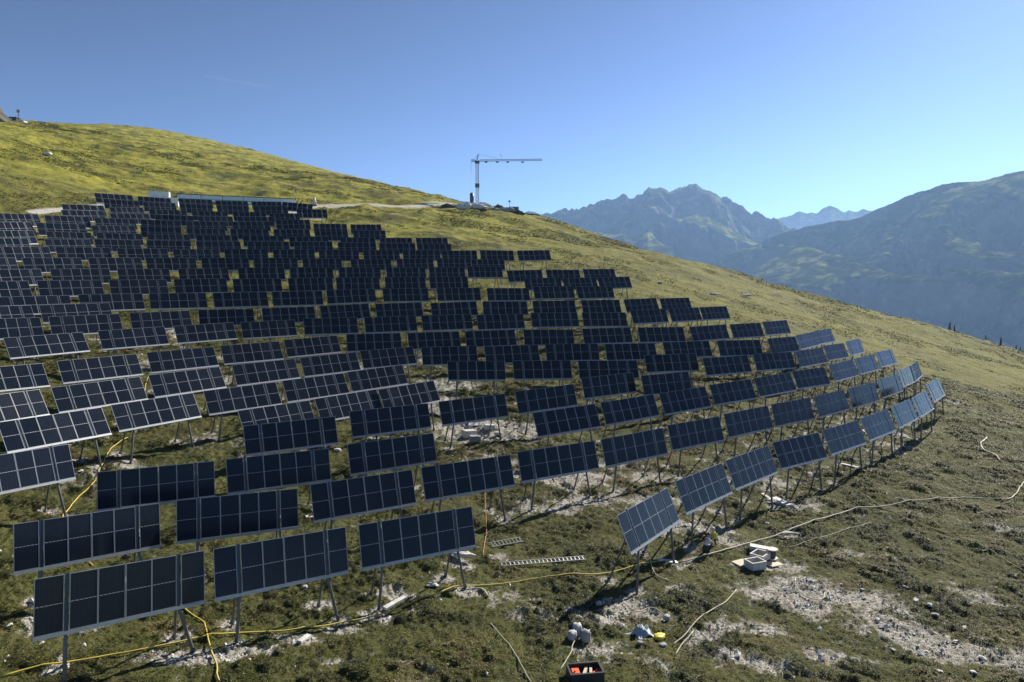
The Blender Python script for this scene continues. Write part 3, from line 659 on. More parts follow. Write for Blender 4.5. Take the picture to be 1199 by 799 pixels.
def cloth(name,x,y,sx,sy,h,m,seed,lab,cat,rz=0):
    n=22;V=[];Fc=[];c=gp(x,y)
    for i in range(n):
        for j in range(n):
            a=(i/(n-1)-.5);b=(j/(n-1)-.5);rr=1+.25*float(vnoise(a*4+seed,b*4,seed));X=a*sx*rr;Y=b*sy*rr
            wx=c.x+X*math.cos(rz)-Y*math.sin(rz);wy=c.y+X*math.sin(rz)+Y*math.cos(rz)
            z=float(zg(wx,wy))+.03+h*max(0,1-3.2*(a*a+b*b))*(.6+.6*abs(float(vnoise(a*7+seed,b*7,seed+1))))+.05*float(fbm(a*9,b*9+seed,2,seed))
            V.append((wx,wy,z))
    for i in range(n-1):
        for j in range(n-1):Fc.append((i*n+j,(i+1)*n+j,(i+1)*n+j+1,i*n+j+1))
    me=npmesh(name,V,Fc,m,True);o=linkme(name,me);md=o.modifiers.new('s','SOLIDIFY');md.thickness=.012;tag(o,lab,cat)
def make_person(x,y,rz,top,lab,helmet,pants,half=False):
    # crouching figure, one skinned body; z=0 at the feet, facing +Y
    J=[((0,0,.36),.15),((0,.05,.55),.145),((0,.16,.76),.15),((0,.24,.90),.075),((0,.28,.98),.06),((0,.31,1.09),.10),((0,.31,1.17),.085)]
    E=[(0,1),(1,2),(2,3),(3,4),(4,5),(5,6)]
    mats=[]
    for s in (-1,1):
        b=len(J)
        J+=[((s*.11,.0,.34),.10),((s*.17,.42,.50),.075),((s*.15,.16,.10),.052),((s*.15,.14,.05),.05),((s*.15,.32,.04),.04)]
        E+=[(0,b),(b,b+1),(b+1,b+2),(b+2,b+3),(b+3,b+4)]
        b=len(J)
        J+=[((s*.19,.19,.82),.065),((s*.27,.38,.62),.047),((s*.13,.58,.50),.036),((s*.11,.64,.46),.03)]
        E+=[(2,b),(b,b+1),(b+1,b+2),(b+2,b+3)]
        h=len(J)-1
        for k in range(4):
            c=len(J);ox=(k-1.5)*.021;J+=[((s*.11+ox,.675,.455),.0095),((s*.11+ox*1.1,.715,.44),.0085),((s*.11+ox*1.1,.735,.41),.0075)];E+=[(h,c),(c,c+1),(c+1,c+2)]
        c=len(J);J+=[((s*.11-s*.04,.65,.45),.011),((s*.11-s*.055,.685,.43),.009)];E+=[(h,c),(c,c+1)]
    me=bpy.data.meshes.new('person');me.from_pydata([j[0] for j in J],E,[]);o=bpy.data.objects.new('tmp',me);COL.objects.link(o)
    md=o.modifiers.new('k','SKIN');
    if not me.skin_vertices:
        bm=bmesh.new();bm.from_mesh(me);bm.verts.layers.skin.verify();bm.to_mesh(me);bm.free()
    for i,j in enumerate(J):me.skin_vertices[0].data[i].radius=(j[1],j[1])
    for v in me.skin_vertices[0].data:v.use_root=False
    me.skin_vertices[0].data[0].use_root=True
    sd=o.modifiers.new('b','SUBSURF');sd.levels=2;sd.render_levels=2
    dg=bpy.context.evaluated_depsgraph_get();m2=bpy.data.meshes.new_from_object(o.evaluated_get(dg));bpy.data.objects.remove(o)
    m2.materials.clear()
    for m in (top,pants,M_skin,M_dark,M_lb):m2.materials.append(m)
    for p in m2.polygons:
        c=p.center;p.use_smooth=True
        if c.z>.955 or (c.y>.56 and c.z<.52 and abs(c.x)<.25):p.material_index=2
        elif c.z<.075:p.material_index=3
        elif c.z<.47 and c.y<.55:p.material_index=1
        elif c.z<.54 and abs(c.x)<.24 and c.y<.55 and (c.y>.25):p.material_index=1
        else:p.material_index=0
        if half and p.material_index==0 and c.x>-.05 and c.z>.45:p.material_index=4
    body=linkme('person',m2,None,gp(x,y,.03));body.rotation_euler=(0,0,rz);body.scale=(1.05,)*3;tag(body,lab,'person')
    # helmet and face details
    h=MB();n=12
    vs=[];fs=[]
    for i in range(5):
        a=i/4*math.pi/2
        for k in range(n):vs.append((.118*math.cos(a)*math.cos(2*math.pi*k/n),.31+.135*math.cos(a)*math.sin(2*math.pi*k/n),1.12+.13*math.sin(a)))
    for i in range(4):
        for k in range(n):fs.append((i*n+k,i*n+(k+1)%n,(i+1)*n+(k+1)%n,(i+1)*n+k))
    h.add(vs,fs);h.add([(-.10,.40,1.12),(.10,.40,1.12),(.08,.50,1.10),(-.08,.50,1.10),(-.10,.40,1.105),(.10,.40,1.105),(.08,.50,1.085),(-.08,.50,1.085)],[(0,1,2,3),(7,6,5,4),(0,4,5,1),(1,5,6,2),(2,6,7,3),(3,7,4,0)])
    h.build('helmet',helmet,body,True)
    f=MB();f.add([(-.016,.40,1.10),(.016,.40,1.10),(0,.40,1.125),(0,.435,1.075),(-.018,.405,1.068),(.018,.405,1.068)],[(0,1,2),(0,2,3),(2,1,3),(0,3,4),(1,5,3),(3,5,4)]);f.build('nose',M_skin,body)
    for s in (-1,1):
        f=MB();f.tube([(s*.038,.395,1.10),(s*.038,.412,1.10)],.011,6);f.build('eye',M_dark,body)
        f=MB();f.tube([(s*.10,.30,1.065),(s*.118,.30,1.085),(s*.11,.295,1.11)],.016,6);f.build('ear',M_skin,body)
    f=MB();f.tube([(-.028,.398,1.04),(.028,.398,1.04)],.007,5);f.build('mouth',M_red,body)
def place_props():
    hose('cable',[(0,795),(40,785),(78,779),(118,772),(185,762),(240,751),(295,742),(330,739),(395,728),(440,721),(500,705),(530,690),(575,685),(640,678),(700,673),(745,661),(795,655)],.04,M_hose_y,'long yellow cable conduit running across the foreground turf under the tables','cable')
    hose('hose',[(795,655),(830,649),(880,633),(920,622),(960,609),(1000,597),(1040,592),(1100,588),(1130,583),(1180,585),(1190,578),(1203,560)],.055,M_hose_w,'thick pale cream hose crossing the right-hand slope to the picture edge','hose')
    hose('cable',[(204,706),(222,722),(240,738),(246,760),(258,803)],.045,M_hose_y,'bright yellow cable hanging down to the lower picture edge under the leftmost front table','cable')
    hose('cable',[(150,514),(130,527),(121,545),(112,567),(90,582),(72,604),(78,635),(108,664)],.04,M_hose_y,'yellow cable looping downhill between the tables at left','cable')
    hose('cable',[(174,440),(170,452),(168,470)],.045,M_hose_y,'short yellow cable seen in the gap between two pale-framed tables','cable')
    hose('rope',[(995,569),(1030,592),(1060,608),(1110,627),(1160,645),(1200,668)],.028,M_hose_y2,'thin straight dull yellow rope crossing the pale hose on right slope','rope')
    hose('rope',[(574,733),(590,750),(606,775),(622,803)],.03,M_hose_g,'thin grey rope trailing to the lower edge left of the sacks','rope')
    hose('rope',[(567,560),(568,590),(570,620),(565,652)],.02,M_hose_o,'thin orange rope hanging beside short ladder','rope')
    hose('rope',[(553,690),(562,689),(568,692),(572,701)],.045,M_hose_w,'short curved white rope end beside front table leg','rope')
    hose('hose',[(761,653),(763,666),(770,676),(783,680)],.03,M_hose_w,'thin white hose loop below the nearest right-hand table','hose')
    hose('hose',[(730,704),(742,716),(752,716),(758,708),(768,712),(780,721)],.032,M_hose_t,'twisted beige hose ending at small white box','hose',.08)
    hose('hose',[(931,681),(933,692),(940,699),(952,704),(965,704),(966,694)],.028,M_hose_w,'curved white hose lying on rubble below white equipment','hose')
    hose('rope',[(1155,512),(1148,520),(1151,530),(1162,535),(1171,543)],.09,M_hose_w,'squiggly white rope alone on the far right slope','rope')
    hose('rope',[(1020,612),(990,622),(960,631),(925,640)],.025,M_hose_w,'thin white rope just below the thick cream hose','rope')
    hose('rope',[(862,690),(848,708),(826,722),(803,745),(788,757)],.032,M_hose_t,'upper of two beige ropes running down the lower right turf','rope')
    hose('rope',[(790,770),(806,748),(812,743)],.028,M_hose_t,'short beige rope end right of yellow bag','rope')
    hose('rope',[(690,742),(672,752),(668,770),(655,790)],.025,M_hose_t,'thin tan rope left of the grey sacks','rope')
    ladder((576,640),(613,633),.50,9,'short wide aluminium ladder lying on turf beside front table')
    ladder((586,665),(686,655),.36,21,'long narrow aluminium ladder lying flat on green turf')
    def plank(a,b,w,t,m,lab,dz=.05,cat='plank'):
        A=gp(*a,dz);B=gp(*b,dz);d=B-A;r=MB();r.box((0,-w/2,-t/2),(d.length,w/2,t/2))
        o=r.build('plank',m,None,False,.008,A);o.rotation_mode='QUATERNION';x=d.normalized();y=Vector((0,-.2,1)).cross(x).normalized();z=x.cross(y)
        o.rotation_quaternion=Matrix((x,y,z)).transposed().to_quaternion();tag(o,lab,cat)
    plank((450,713),(474,700),.28,.16,M_white,'white plank beside the yellow cable under the front table')
    plank((358,612),(387,608),.34,.1,M_white,'white plank on turf left of front row tables')
    plank((350,753),(362,744),.28,.12,M_white,'small white plank at lower edge between front legs')
    plank((770,657),(793,655),.34,.08,M_blue,'pale blue plank under the nearest right-hand table')
    plank((906,582),(924,592),.55,.22,M_white,'bright white slab under the right-hand tables')
    plank((892,577),(905,585),.28,.1,M_cream,'pale board left of the bright white slab')
    plank((1010,505),(1022,516),.2,.08,M_cream,'thin pale board under the far right tables')
    plank((985,543),(1008,552),.25,.08,M_white,'long pale plank below third table on right slope')
    # sacks
    for (x,y,s,m,lab,sd) in [(670,753,(.24,.21,.30),M_sackw,'slumped white sack, left of the three by the crate',1),(676,748,(.25,.22,.42),M_sackw,'tall white sack, middle of the three by the crate',2),(686,752,(.27,.24,.40),M_sack,'grey sack, right of the three by the crate',3),
        (781,724,(.19,.16,.19),M_sackw,'small white bag at the end of beige hose',4),(701,711,(.2,.16,.16),M_sackw,'tiny white bag in the shadow below nearest right table',5),(395,529,(.35,.3,.22),M_sackw,'round white bag in gap between dark tables',6),(772,748,(.34,.24,.18),M_yel,'bright yellow bag on turf right of blue tarpaulin',7),(749,757,(.15,.12,.1),M_sack,'little grey bag under blue tarpaulin',9),
        (776,757,(.2,.14,.08),M_sack,'flat grey bag beside yellow bag',10),(357,688,(.14,.14,.12),M_sackw,'small white bag left of front table leg',8)]:
        o=linkme('sack',sackmesh(sd,s,m),None,gp(x,y,-.03));o.rotation_euler=(0,0,sd);tag(o,lab,'bag')
    cloth('tarpaulin',751,742,1.25,1.0,.50,M_blue,3,'crumpled pale blue tarpaulin heaped on the turf','tarpaulin',.6)
    # open tool crate at the lower edge
    r=crate(685,797,.15,1.55,.95,.5,M_dark,'black open crate of orange and yellow tools at lower edge')
    base=r.location
    def item(nm,dx,dy,dz,build,m,lab,cat):
        b=MB();build(b);c=math.cos(.15);s=math.sin(.15);o=b.build(nm,m,None,False,0,(base.x+dx*c-dy*s,base.y+dx*s+dy*c,base.z+dz));o.rotation_euler=(0,0,random.uniform(-.6,.6));tag(o,lab,cat)
    item('canister',-.45,0,.045,lambda b:(b.box((-.17,-.22,0),(.17,.22,.40)),b.tube([(-.05,-.1,.40),(-.05,-.1,.47)],.045,8)),M_orange,'orange canister inside black crate','canister')
    item('wooden_block',.05,.1,.045,lambda b:b.box((-.08,-.3,0),(.05,.3,.34)),M_cream,'pale wooden block in the middle of black crate','block')
    item('wooden_block',.27,-.05,.045,lambda b:b.box((-.07,-.26,0),(.05,.28,.36)),M_cream,'longer pale wooden block at right inside black crate','block')
    item('tool_roll',.5,.05,.045,lambda b:b.tube([(-.1,-.25,.15),(.1,.25,.2)],.11,8),M_orange,'orange roll at right end of black crate','roll')
    item('cup',-.1,-.25,.045,lambda b:b.tube([(0,0,0),(0,0,.3)],[.09,.11],10),M_yel,'yellow cup inside black crate','cup')
    # white equipment above the scree
    crate(890,653,.8,1.15,.9,.42,M_white,'open white crate in the middle of white equipment group',.09,rest=.05)
    crate(884,664,.35,1.1,.85,.5,M_white,'lowest open white crate with dark inside, in front of the group',.09,rest=.0)
    def bx(nm,x,y,rz,a,b,m,lab,cat,dz=0):
        q=MB();q.box((-a[0]/2,-a[1]/2,0),(a[0]/2,a[1]/2,a[2]));o=q.build(nm,m,None,False,.03,gp(x,y,dz));o.rotation_euler=(b[0],b[1],rz);tag(o,lab,cat)
    bx('equipment_case',889,645,-.35,(1.35,.6,.42),(.05,.08),M_white,'closed long white case at top of equipment group','case',.05)
    bx('board',868,659,.5,(1.1,.8,.05),(.06,.0),M_cream,'flat cream board at left of white equipment','board',.05)
    bx('board',905,657,.5,(1.1,.9,.05),(.0,.05),M_cream,'flat cream board under cable drum','board',.05)
    r=root_at('cable_drum',904,652,.3,'upright cable drum with white top disc on cream board','cable drum',None,.10)
    for z,nn in ((0,'flange'),(.62,'flange')):
        q=MB();q.tube([(0,0,z),(0,0,z+.06)],.38,20);q.build(nn,M_white,r)
    q=MB();q.tube([(0,0,.062),(0,0,.618)],.24,16);q.build('cable_winding',M_dark,r)
    # white boxes on the rubble in the middle
    for (x,y,rz,a,lab) in [(549,511,.5,(1.3,1.0,.75),'larger white box with dark print on centre rubble'),(556,519,.2,(1.1,.8,.6),'grey-white box in front of the printed box'),(573,505,.3,(1.1,.8,.5),'flat white box right of printed box'),(583,512,.1,(.7,.5,.3),'small white box at right of centre rubble boxes')]:
        bx('box',x,y,rz,a,(0,.05),M_white if 'grey' not in lab else M_sack,lab,'box')
    cloth('sheet',556,498,1.6,1.0,.2,M_sackw,8,'crumpled white sheet behind the boxes on centre rubble','sheet')
    cloth('sheet',917,588,2.4,.8,.18,M_sackw,12,'crumpled bright white sheet below right-hand tables','sheet',-.5)
    cloth('sheet',1056,510,1.6,.8,.1,M_sackw,15,'small crumpled grey-white sheet under last right tables','sheet',-.3)
    make_person(826,645,-1.0,M_red,'crouching worker in red and white shirt and dark helmet at yellow cable',M_dark,M_jean,True)
    make_person(838,637,2.2,M_hiv,'crouching worker in yellow safety shirt beside table leg',M_white,M_dark)
# ---------------------------------------------------------------- far things
def lattice(b,A,B,w,n,r,tri=False):
    A=Vector(A);B=Vector(B);d=(B-A);L=d.length;x=d.normalized();y=Vector((0,1,0)) if abs(x.z)>.5 else Vector((0,0,1));y=(y-x*y.dot(x)).normalized();z=x.cross(y)
    c=[(y+z)*w/2,(y-z)*w/2,(-y-z)*w/2,(-y+z)*w/2]
    for q in c:b.tube([A+q,B+q],r,4)
    for i in range(n):
        a=A+x*(L*i/n);e=A+x*(L*(i+1)/n)
        for k in range(4):
            b.tube([a+c[k],e+c[(k+1)%4]],r*.6,4);b.tube([a+c[k],a+c[(k+1)%4]],r*.6,4)
def make_crane():
    g=gp(559,243);s=g.y/800. # metres per survey pixel at this distance
    r=empty('construction_crane',g);tag(r,'slender light grey tower crane on the ridge skyline','crane')
    top=(241-191.5)*s
    m=mat('crane paint',(.33,.36,.40),.5,.3,var=.2);dk=mat('crane dark',(.08,.09,.10),.5,var=.2)
    w=.95
    b=MB();lattice(b,(0,0,1.2),(0,0,top),w,16,.10);b.build('mast',m,r)
    b=MB();b.box((-1.6,-1.6,-.8),(1.6,1.6,.25));b.box((-1.1,-1.1,.252),(1.1,1.1,1.2));b.build('base',dk,r)
    b=MB();b.box((-.75,-.75,top*.45),(.75,.75,top*.45+1.2));b.build('climbing_collar',dk,r)
    b=MB();b.box((-.8,-.8,top),(.8,.8,top+.8));b.build('slewing_ring',dk,r)
    b=MB();lattice(b,(.8,0,top+.95),(75*s,0,top+.95+.3),.5,30,.06);b.build('jib',m,r)
    b=MB();b.tube([(0,0,top+.8),(.4,0,top+3.2)],.14,5);b.tube([(-.6,0,top+.8),(.4,0,top+3.2)],.1,5);b.build('tower_head',m,r)
    b=MB();b.tube([(.4,0,top+3.2),(26*s,0,top+1.6)],.035,4);b.tube([(.4,0,top+3.2),(-7*s,0,top+1.1)],.035,4);b.build('stay_cable',dk,r)
    b=MB();lattice(b,(-.8,0,top+.9),(-7*s,0,top+1.0),.6,4,.07);b.build('counter_jib',m,r)
    b=MB();b.tube([(-7*s,0,top+.8),(-7.2*s,0,top-11*s)],.05,4);b.tube([(-7.2*s,0,top-11*s),(-7.2*s,0,5*s)],.02,4);b.build('guy_line',dk,r)
    for xx in (10,23,35,52):
        b=MB();b.box((xx*s-.4,-.3,top+.25),(xx*s+.5,.3,top+.58));b.build('trolley' if xx==35 else 'jib_joint',dk,r)
    b=MB();b.tube([(28*s,0,top+1.5),(26.5*s,0,top+3.2)],.06,4);b.tube([(26*s,0,top+3.2),(30*s,0,top+2.4)],.05,4);b.build('jib_brace',m,r)
    # cement silo
    q=gp(552.5,238.5);r=empty('silo',q);tag(r,'dark upright silo beside the foot of the crane','silo')
    b=MB();b.tube([(0,0,1.0),(0,0,4.1)],.8,12);b.tube([(0,0,4.102),(0,0,4.4)],[.8,.3],12);b.build('tank',dk,r,True)
    b=MB();b.tube([(0,0,.15),(0,0,.998)],[.3,.8],12);b.build('hopper',dk,r,True)
    for a in range(4):
        b=MB();x,y=math.cos(a*1.57+.7)*.9,math.sin(a*1.57+.7)*.9;b.tube([(x,y,-.3),(x,y,1.6)],.09,5);b.build('leg',m,r)
    # blue container
    q=gp(601.5,249.2);blue=mat('container blue',(.03,.12,.28),.5,var=.2);r=empty('container',q,.1);tag(r,'small dark blue shipping container on the ridge right of crane','container')
    b=MB();b.box((-1.7,-1.2,-.2),(1.7,1.2,2.2));
    for i in range(11):b.box((-1.6+i*.31,-1.26,-.1),(-1.45+i*.31,-1.202,2.1))
    b.build('body',blue,r)
    b=MB();b.box((-1.75,-1.3,2.202),(1.75,1.3,2.32));b.build('roof',mat('container roof',(.10,.16,.24),.5),r)
    q=gp(596.5,249);r=empty('site_light',q);tag(r,'thin post with small dark lamp head left of blue container','lamp post')
    b=MB();b.tube([(0,0,-.2),(0,0,3.9)],.06,5);b.build('post',M_steel,r)
    b=MB();b.box((-.35,-.2,3.9),(.35,.2,4.5));b.build('lamp_head',dk,r)
    M_pale=mat('pale broken rock',(.62,.61,.58),.95,var=.3,scale=1.2,bump=.5)
    # spoil heaps and stored material round the crane
    sp=mat('grey spoil',(.30,.29,.27),.95,var=.4,scale=1.5,bump=.5);sd=mat('dark soil heap',(.07,.06,.045),.95,var=.4,scale=1.5)
    for i,(x,y,sx,sz,m_,lab) in enumerate([(549,246,4.6,1.5,M_pale,'left pale rubble bank below the crane foot'),(562,248,4.2,1.3,M_pale,'right pale rubble bank below the crane foot'),(524,243,2.0,1.2,sd,'dark soil heap left of the pale rubble slope'),(547,238.5,2.6,1.2,dk,'dark stacked material at the left foot of crane'),(566,241,2.6,1.2,sp,'grey spoil heap at right foot of crane'),(583,246,2.6,1.5,sd,'rounded dark mound between crane and blue container'),(593,252,3.2,1.3,sp,'grey rubble heap below blue container'),(604,255,2.2,1.2,sd,'small dark soil heap under blue container'),(616,252,3.8,1.0,sd,'low dark mound right of blue container'),(566,251,1.1,.8,sd,'small dark heap below pale rubble slope'),(579,252,1.8,.8,sp,'grey spoil heap at lower end of pale rubble slope')]):
        bm=bmesh.new();bmesh.ops.create_icosphere(bm,subdivisions=4,radius=1)
        for v in bm.verts:
            c=v.co;k=1+.45*float(fbm(c.x*2+i*5,c.y*2+c.z,3,i))+.22*float(fbm(c.x*8+i,c.y*8+c.z*5,3,i+3));v.co=Vector((c.x*k*sx,c.y*k*sx*.7,max(-.5,c.z)*k*sz))
        me=bpy.data.meshes.new('heap');bm.to_mesh(me);bm.free();me.materials.append(m_)
        tag(linkme('spoil_heap',me,None,gp(x,y,-.1)),lab,'heap')
    for i,(x,y,w_,h_,mm_,lab) in enumerate([(571,242,.5,1.5,M_cream,'small pale upright bundle right of crane foot'),(575,243.5,.8,1.0,M_steel,'small grey equipment box right of crane foot'),(549,243,2.2,.7,M_sackw,'low pale pallet stack on ridge left of crane')]):
        b=MB();b.box((-w_,-.6,-.2),(w_,.6,h_*.6));b.box((-w_*.8,-.5,h_*.6+.002),(w_*.8,.5,h_));tag(b.build('material_stack',mm_,None,False,0,gp(x,y)),lab,'building material')
def make_buildings():
    # long low blue-grey shed above the top row
    A=Vector(hit(208,232.5));B=Vector(hit(346,243));d=B-A;L=math.hypot(d.x,d.y);yaw=math.atan2(d.y,d.x)
    z0=min(float(zg(A.x,A.y)),float(zg(B.x,B.y)));slope=(float(zg(B.x,B.y))-float(zg(A.x,A.y)))/L
    r=empty('long_shed',(A.x,A.y,float(zg(A.x,A.y))),yaw);r.rotation_euler=(0,-math.atan(slope),yaw);tag(r,'long low shed with pale blue metal front above the top row','building')
    mb_=mat('pale blue sheet metal',(.66,.74,.80),.35,.3,var=.2,scale=1.);mdk=mat('dark roof edge',(.05,.055,.06),.6);mp=mat('blue window strip',(.55,.68,.78),.2,var=.2)
    b=MB();b.box((0,0,-1.2),(L,4.5,1.45));b.build('wall',mb_,r)
    b=MB();b.box((-.2,-.35,1.452),(L+.2,4.8,1.6));b.build('roof',mdk,r)
    for i in range(int(L/5.2)):
        b=MB();b.box((.5+i*5.2,-.05,.5),(5.2+i*5.2,-.002,1.25));f=b.build('window',mp,r)
        b=MB();b.box((.30+i*5.2,-.09,-1.0),(.42+i*5.2,-.003,1.43));b.build('post',mdk,r)
    b=MB();b.box((.0,-.12,.30),(L,-.053,.42));b.build('sill_band',mdk,r)
    M_cab=mat('white cabin paint',(.80,.80,.79),.5,var=.06);q=gp(189,237);r=empty('site_cabin',q,.35);tag(r,'white site cabin left of the long blue shed','cabin')
    b=MB();b.box((-2.6,-1.5,-.6),(1.9,1.5,2.8));b.build('body',M_cab,r)
    b=MB();b.box((1.902,-1.4,-.6),(3.9,1.4,1.5));b.build('annex',M_cab,r)
    b=MB();b.box((-2.7,-1.6,2.802),(2.0,1.6,2.9));b.build('roof',mat('light grey roof',(.55,.56,.57),.5),r)
    b=MB();b.box((-1.7,-1.55,.9),(-.6,-1.503,1.9));b.box((.4,-1.55,-.3),(1.2,-1.503,1.8));b.build('window',mp,r)
    # white marker cone right of the shed
    q=gp(368.5,241.5);r=empty('marker_cone',q);tag(r,'small white cone-shaped marker standing by the track end','marker')
    b=MB();b.tube([(0,0,.15),(0,0,2.2)],[.65,.18],10);b.tube([(0,0,2.202),(0,0,2.7)],[.18,.10],8);b.build('cone',M_white,r,True)
    b=MB();b.box((-.8,-.8,-.2),(.8,.8,.148));b.build('foot',M_sack,r)
    for x,lab in ((226.5,'thin pole behind the left end of the blue shed'),(344.5,'thin pole at the right end of the blue shed')):
        b=MB();b.tube([(0,0,-.3),(0,0,3.6)],.06,5);tag(b.build('pole',M_white,None,False,0,gp(x,232+(x-226)*.075)),lab,'pole')
    # summit: crag, hut and dish mast at the top left
    rk=mat('dark crag rock',(.10,.095,.075),.95,var=.5,scale=1.2,bump=.5)
    me=rockmesh('crag',(3.2,3.,5.2),rk,9,4,1.);tag(linkme('crag',me,None,gp(-2,142,.5)),'dark rocky crag at the left edge of the skyline','rock')
    q=gp(17,141.2,-.0);r=empty('summit_hut',q);tag(r,'small dark brown hut with flat roof on left skyline','hut')
    wd=mat('brown timber',(.06,.035,.028),.8,var=.3)
    b=MB();b.box((-1.6,-1.2,-.8),(1.6,1.2,1.1));b.build('wall',wd,r)
    b=MB();b.box((-2.3,-1.5,1.102),(1.9,1.5,1.35));b.build('roof',wd,r)
    b=MB();b.box((-1.2,-1.24,.1),(-.3,-1.202,.8));b.build('window',mp,r)
    q=gp(22,141.5);r=empty('dish_mast',q);tag(r,'thin mast carrying a white dish next to the summit hut','mast')
    b=MB();b.tube([(0,0,-.5),(0,0,4.4)],.11,6);b.tube([(-.6,0,2.0),(.6,0,2.0)],.07,5);b.build('pole',M_steel,r)
    vs=[(0,.25,0)];fs=[];n=14
    for rr_,dy in ((.45,.1),(.85,-.15)):
        for k in range(n):vs.append((rr_*math.cos(6.2832*k/n),dy,rr_*math.sin(6.2832*k/n)))
    for k in range(n):
        fs.append((0,1+k,1+(k+1)%n));fs.append((1+k,1+n+k,1+n+(k+1)%n,1+(k+1)%n))
    b=MB();b.add([(x,y,z+4.) for x,y,z in vs],fs);o=b.build('dish',M_white,r,True);md=o.modifiers.new('s','SOLIDIFY');md.thickness=.05
    b=MB();b.box((-3.5,-1.2,-.3),(3.5,1.2,.35));tag(b.build('concrete_slab',M_white,None,False,0,gp(20,143)),'pale low slab in front of the summit hut','slab')
def spruce(x,y,hp,D,lab):
    # tree standing beyond the brow: base is put on the ground at distance D on the same bearing
    rr=ray(x,y);X,Y=rr[0]*D,D;gz=float(zg(X,Y));ztop=ray(x,y-hp)[2]*D;H=ztop-gz
    r=empty('spruce_tree',(X,Y,gz));tag(r,lab,'tree','spruces beyond the brow at the right')
    b=MB();b.tube([(0,0,-.3),(0,0,H*.5),(0,0,H*.97)],[H*.018,H*.011,.02],6);b.build('trunk',mat_bark,r,True)
    V=[];T=[]
    rg=np.random.default_rng(int(x*7))
    n=int(1500+H*60)
    h=rg.random(n)**1.15
    tier=np.round(h*22)/22+rg.normal(0,.006,n)
    z=H*(.08+.92*tier);rad=H*.19*(1-tier)**.85*(.35+.65*rg.random(n)**.5)*(1+.25*np.sin(tier*80+x));a=rg.uniform(0,6.283,n)
    rad*=1+.2*np.sin(a*3+x+tier*9)
    cx,cy,cz=np.cos(a)*rad,np.sin(a)*rad,z-rad*.35
    l=H*.030*rg.uniform(.6,1.4,n)+.08
    ox,oy=np.cos(a)*l,np.sin(a)*l;px,py=-np.sin(a)*l*.45,np.cos(a)*l*.45
    A=np.stack([cx-ox*.5-px,cy-oy*.5-py,cz+l*.2],-1);B=np.stack([cx-ox*.5+px,cy-oy*.5+py,cz+l*.15],-1);C=np.stack([cx+ox,cy+oy,cz-l*.35],-1)
    V=np.stack([A,B,C],1).reshape(-1,3)
    me=npmesh('crown',V,np.arange(len(V)).reshape(-1,3),mat_needle,False,None,{'tint':np.repeat(rg.random(n),3)})
    linkme('crown',me,r)
def make_trees():
    T=[(1112,387,11,300,'tallest of the left spruce pair on the right skyline'),(1117.5,389,8.5,302,'shorter right spruce of the left skyline pair'),(1122,391,4,303,'tiny spruce right of the left skyline pair'),
       (1154,401,9,310,'single small spruce in the middle of the right skyline trees'),(1162,404,5,312,'tiny spruce between the single spruce and the big one'),(1171.5,408,14,315,'biggest spruce on the right skyline'),
       (1180,412,5,318,'tiny spruce right of the biggest spruce'),(1189.5,414,10,320,'left spruce of the group at the right picture edge'),(1194.5,416,10,322,'middle spruce of the group at the right picture edge'),(1199,417,8,322,'last spruce, cut by the right picture edge')]
    for t in T:spruce(*t)
def make_contrail():
    p=[ray(236,88)*9500,ray(262,93)*9300,ray(290,98)*9150,ray(322,103)*9000]
    pts=[Vector(q) for q in p]
    b=MB();P=[]
    for i in range(60):
        t=i/59*3;k=min(int(t),2);P.append(pts[k].lerp(pts[k+1],t-k)+Vector((0,0,6*float(vnoise(i*.6,2,5)))))
    b.tube(P,[4+4*abs(float(vnoise(i*.5,7,3)))*(1 if 0<i<59 else .1) for i in range(60)],8)
    m=bpy.data.materials.new('ice cloud');m.use_nodes=True;nt=m.node_tree;nt.nodes.clear();o=nt.nodes.new('ShaderNodeOutputMaterial');t=nt.nodes.new('ShaderNodeBsdfTransparent');d=nt.nodes.new('ShaderNodeBsdfDiffuse');x=nt.nodes.new('ShaderNodeMixShader');tr=nt.nodes.new('ShaderNodeBsdfTranslucent');x2=nt.nodes.new('ShaderNodeMixShader')
    nt.links.new(d.outputs[0],x2.inputs[1]);nt.links.new(tr.outputs[0],x2.inputs[2]);d.inputs[0].default_value=(.9,.9,.9,1);tr.inputs[0].default_value=(.9,.9,.9,1)
    x.inputs[0].default_value=.045;nt.links.new(t.outputs[0],x.inputs[1]);nt.links.new(x2.outputs[0],x.inputs[2]);nt.links.new(x.outputs[0],o.inputs['Surface'])
    tag(b.build('contrail',m,None,True),'faint thin white contrail in the blue sky at upper left','contrail')
HAZEC=(.34,.58,1.,1);HAZED=8.2e-5;HAZEG=.2
SUN_EL=R(34);SUN_AZ=R(41.5)      # clockwise from the view direction
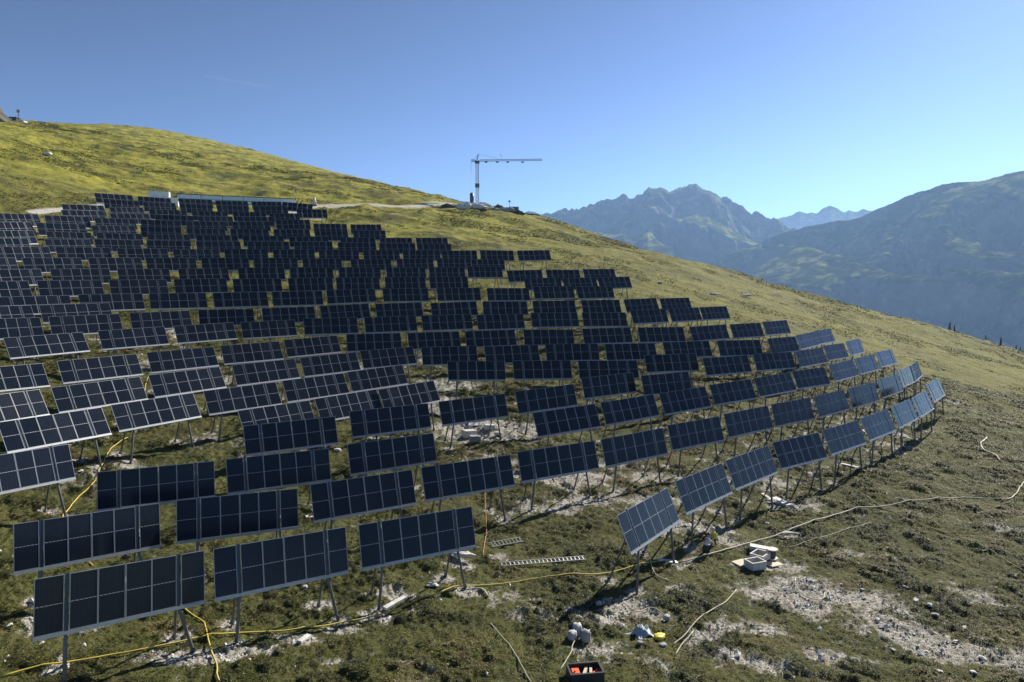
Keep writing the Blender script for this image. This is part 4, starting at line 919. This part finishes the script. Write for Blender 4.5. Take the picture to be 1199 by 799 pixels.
M_hose_y=mat('yellow conduit',(.52,.40,.06),.65,var=.45,scale=1.5);M_hose_w=mat('cream hose',(.48,.44,.32),.75,var=.4,scale=1.5);M_hose_y2=mat('dull yellow rope',(.36,.31,.11),.8,var=.2)
M_hose_g=mat('grey rope',(.33,.33,.26),.8,var=.2);M_hose_t=mat('beige hose',(.45,.40,.30),.7,var=.2);M_hose_o=mat('orange cord',(.6,.25,.1),.7)
mat_bark=mat('bark',(.06,.045,.03),.9,var=.3);mat_needle=mat_leaf('spruce needles',[(0,(.012,.022,.010)),(1,(.04,.06,.022))],.12)
make_ground();make_shrubs();make_tussocks();make_gravel();make_far()
place_tables();place_props();make_crane();make_buildings();make_trees();make_contrail()
# ---------------------------------------------------------------- light
w=bpy.data.worlds.new('World');sc.world=w;w.use_nodes=True;nt=w.node_tree;bg=nt.nodes['Background']
sky=nt.nodes.new('ShaderNodeTexSky');sky.sky_type='NISHITA';sky.sun_disc=False;sky.sun_elevation=SUN_EL;sky.sun_rotation=SUN_AZ;sky.altitude=3200;sky.air_density=1.;sky.dust_density=2.0;sky.ozone_density=2.2
hs=nt.nodes.new('ShaderNodeHueSaturation');hs.inputs['Saturation'].default_value=.84;hs.inputs['Value'].default_value=.235;hs.inputs['Hue'].default_value=.492;gm=nt.nodes.new('ShaderNodeGamma');gm.inputs[1].default_value=2.0
nt.links.new(sky.outputs[0],gm.inputs[0]);nt.links.new(gm.outputs[0],hs.inputs['Color']);nt.links.new(hs.outputs[0],bg.inputs[0]);bg.inputs[1].default_value=.05
sl=bpy.data.lights.new('sun','SUN');so=bpy.data.objects.new('sun',sl);COL.objects.link(so);sl.energy=5.;sl.angle=R(.5);sl.color=(1,.93,.82)
sd=Vector((math.sin(SUN_AZ)*math.cos(SUN_EL),math.cos(SUN_AZ)*math.cos(SUN_EL),math.sin(SUN_EL)))
so.rotation_euler=sd.to_track_quat('Z','Y').to_euler()
sc.view_settings.view_transform='Standard';sc.view_settings.look='None';sc.view_settings.exposure=.95;sc.view_settings.gamma=1;sc.view_settings.use_curve_mapping=False
sc.cycles.volume_bounces=0;sc.cycles.transparent_max_bounces=12
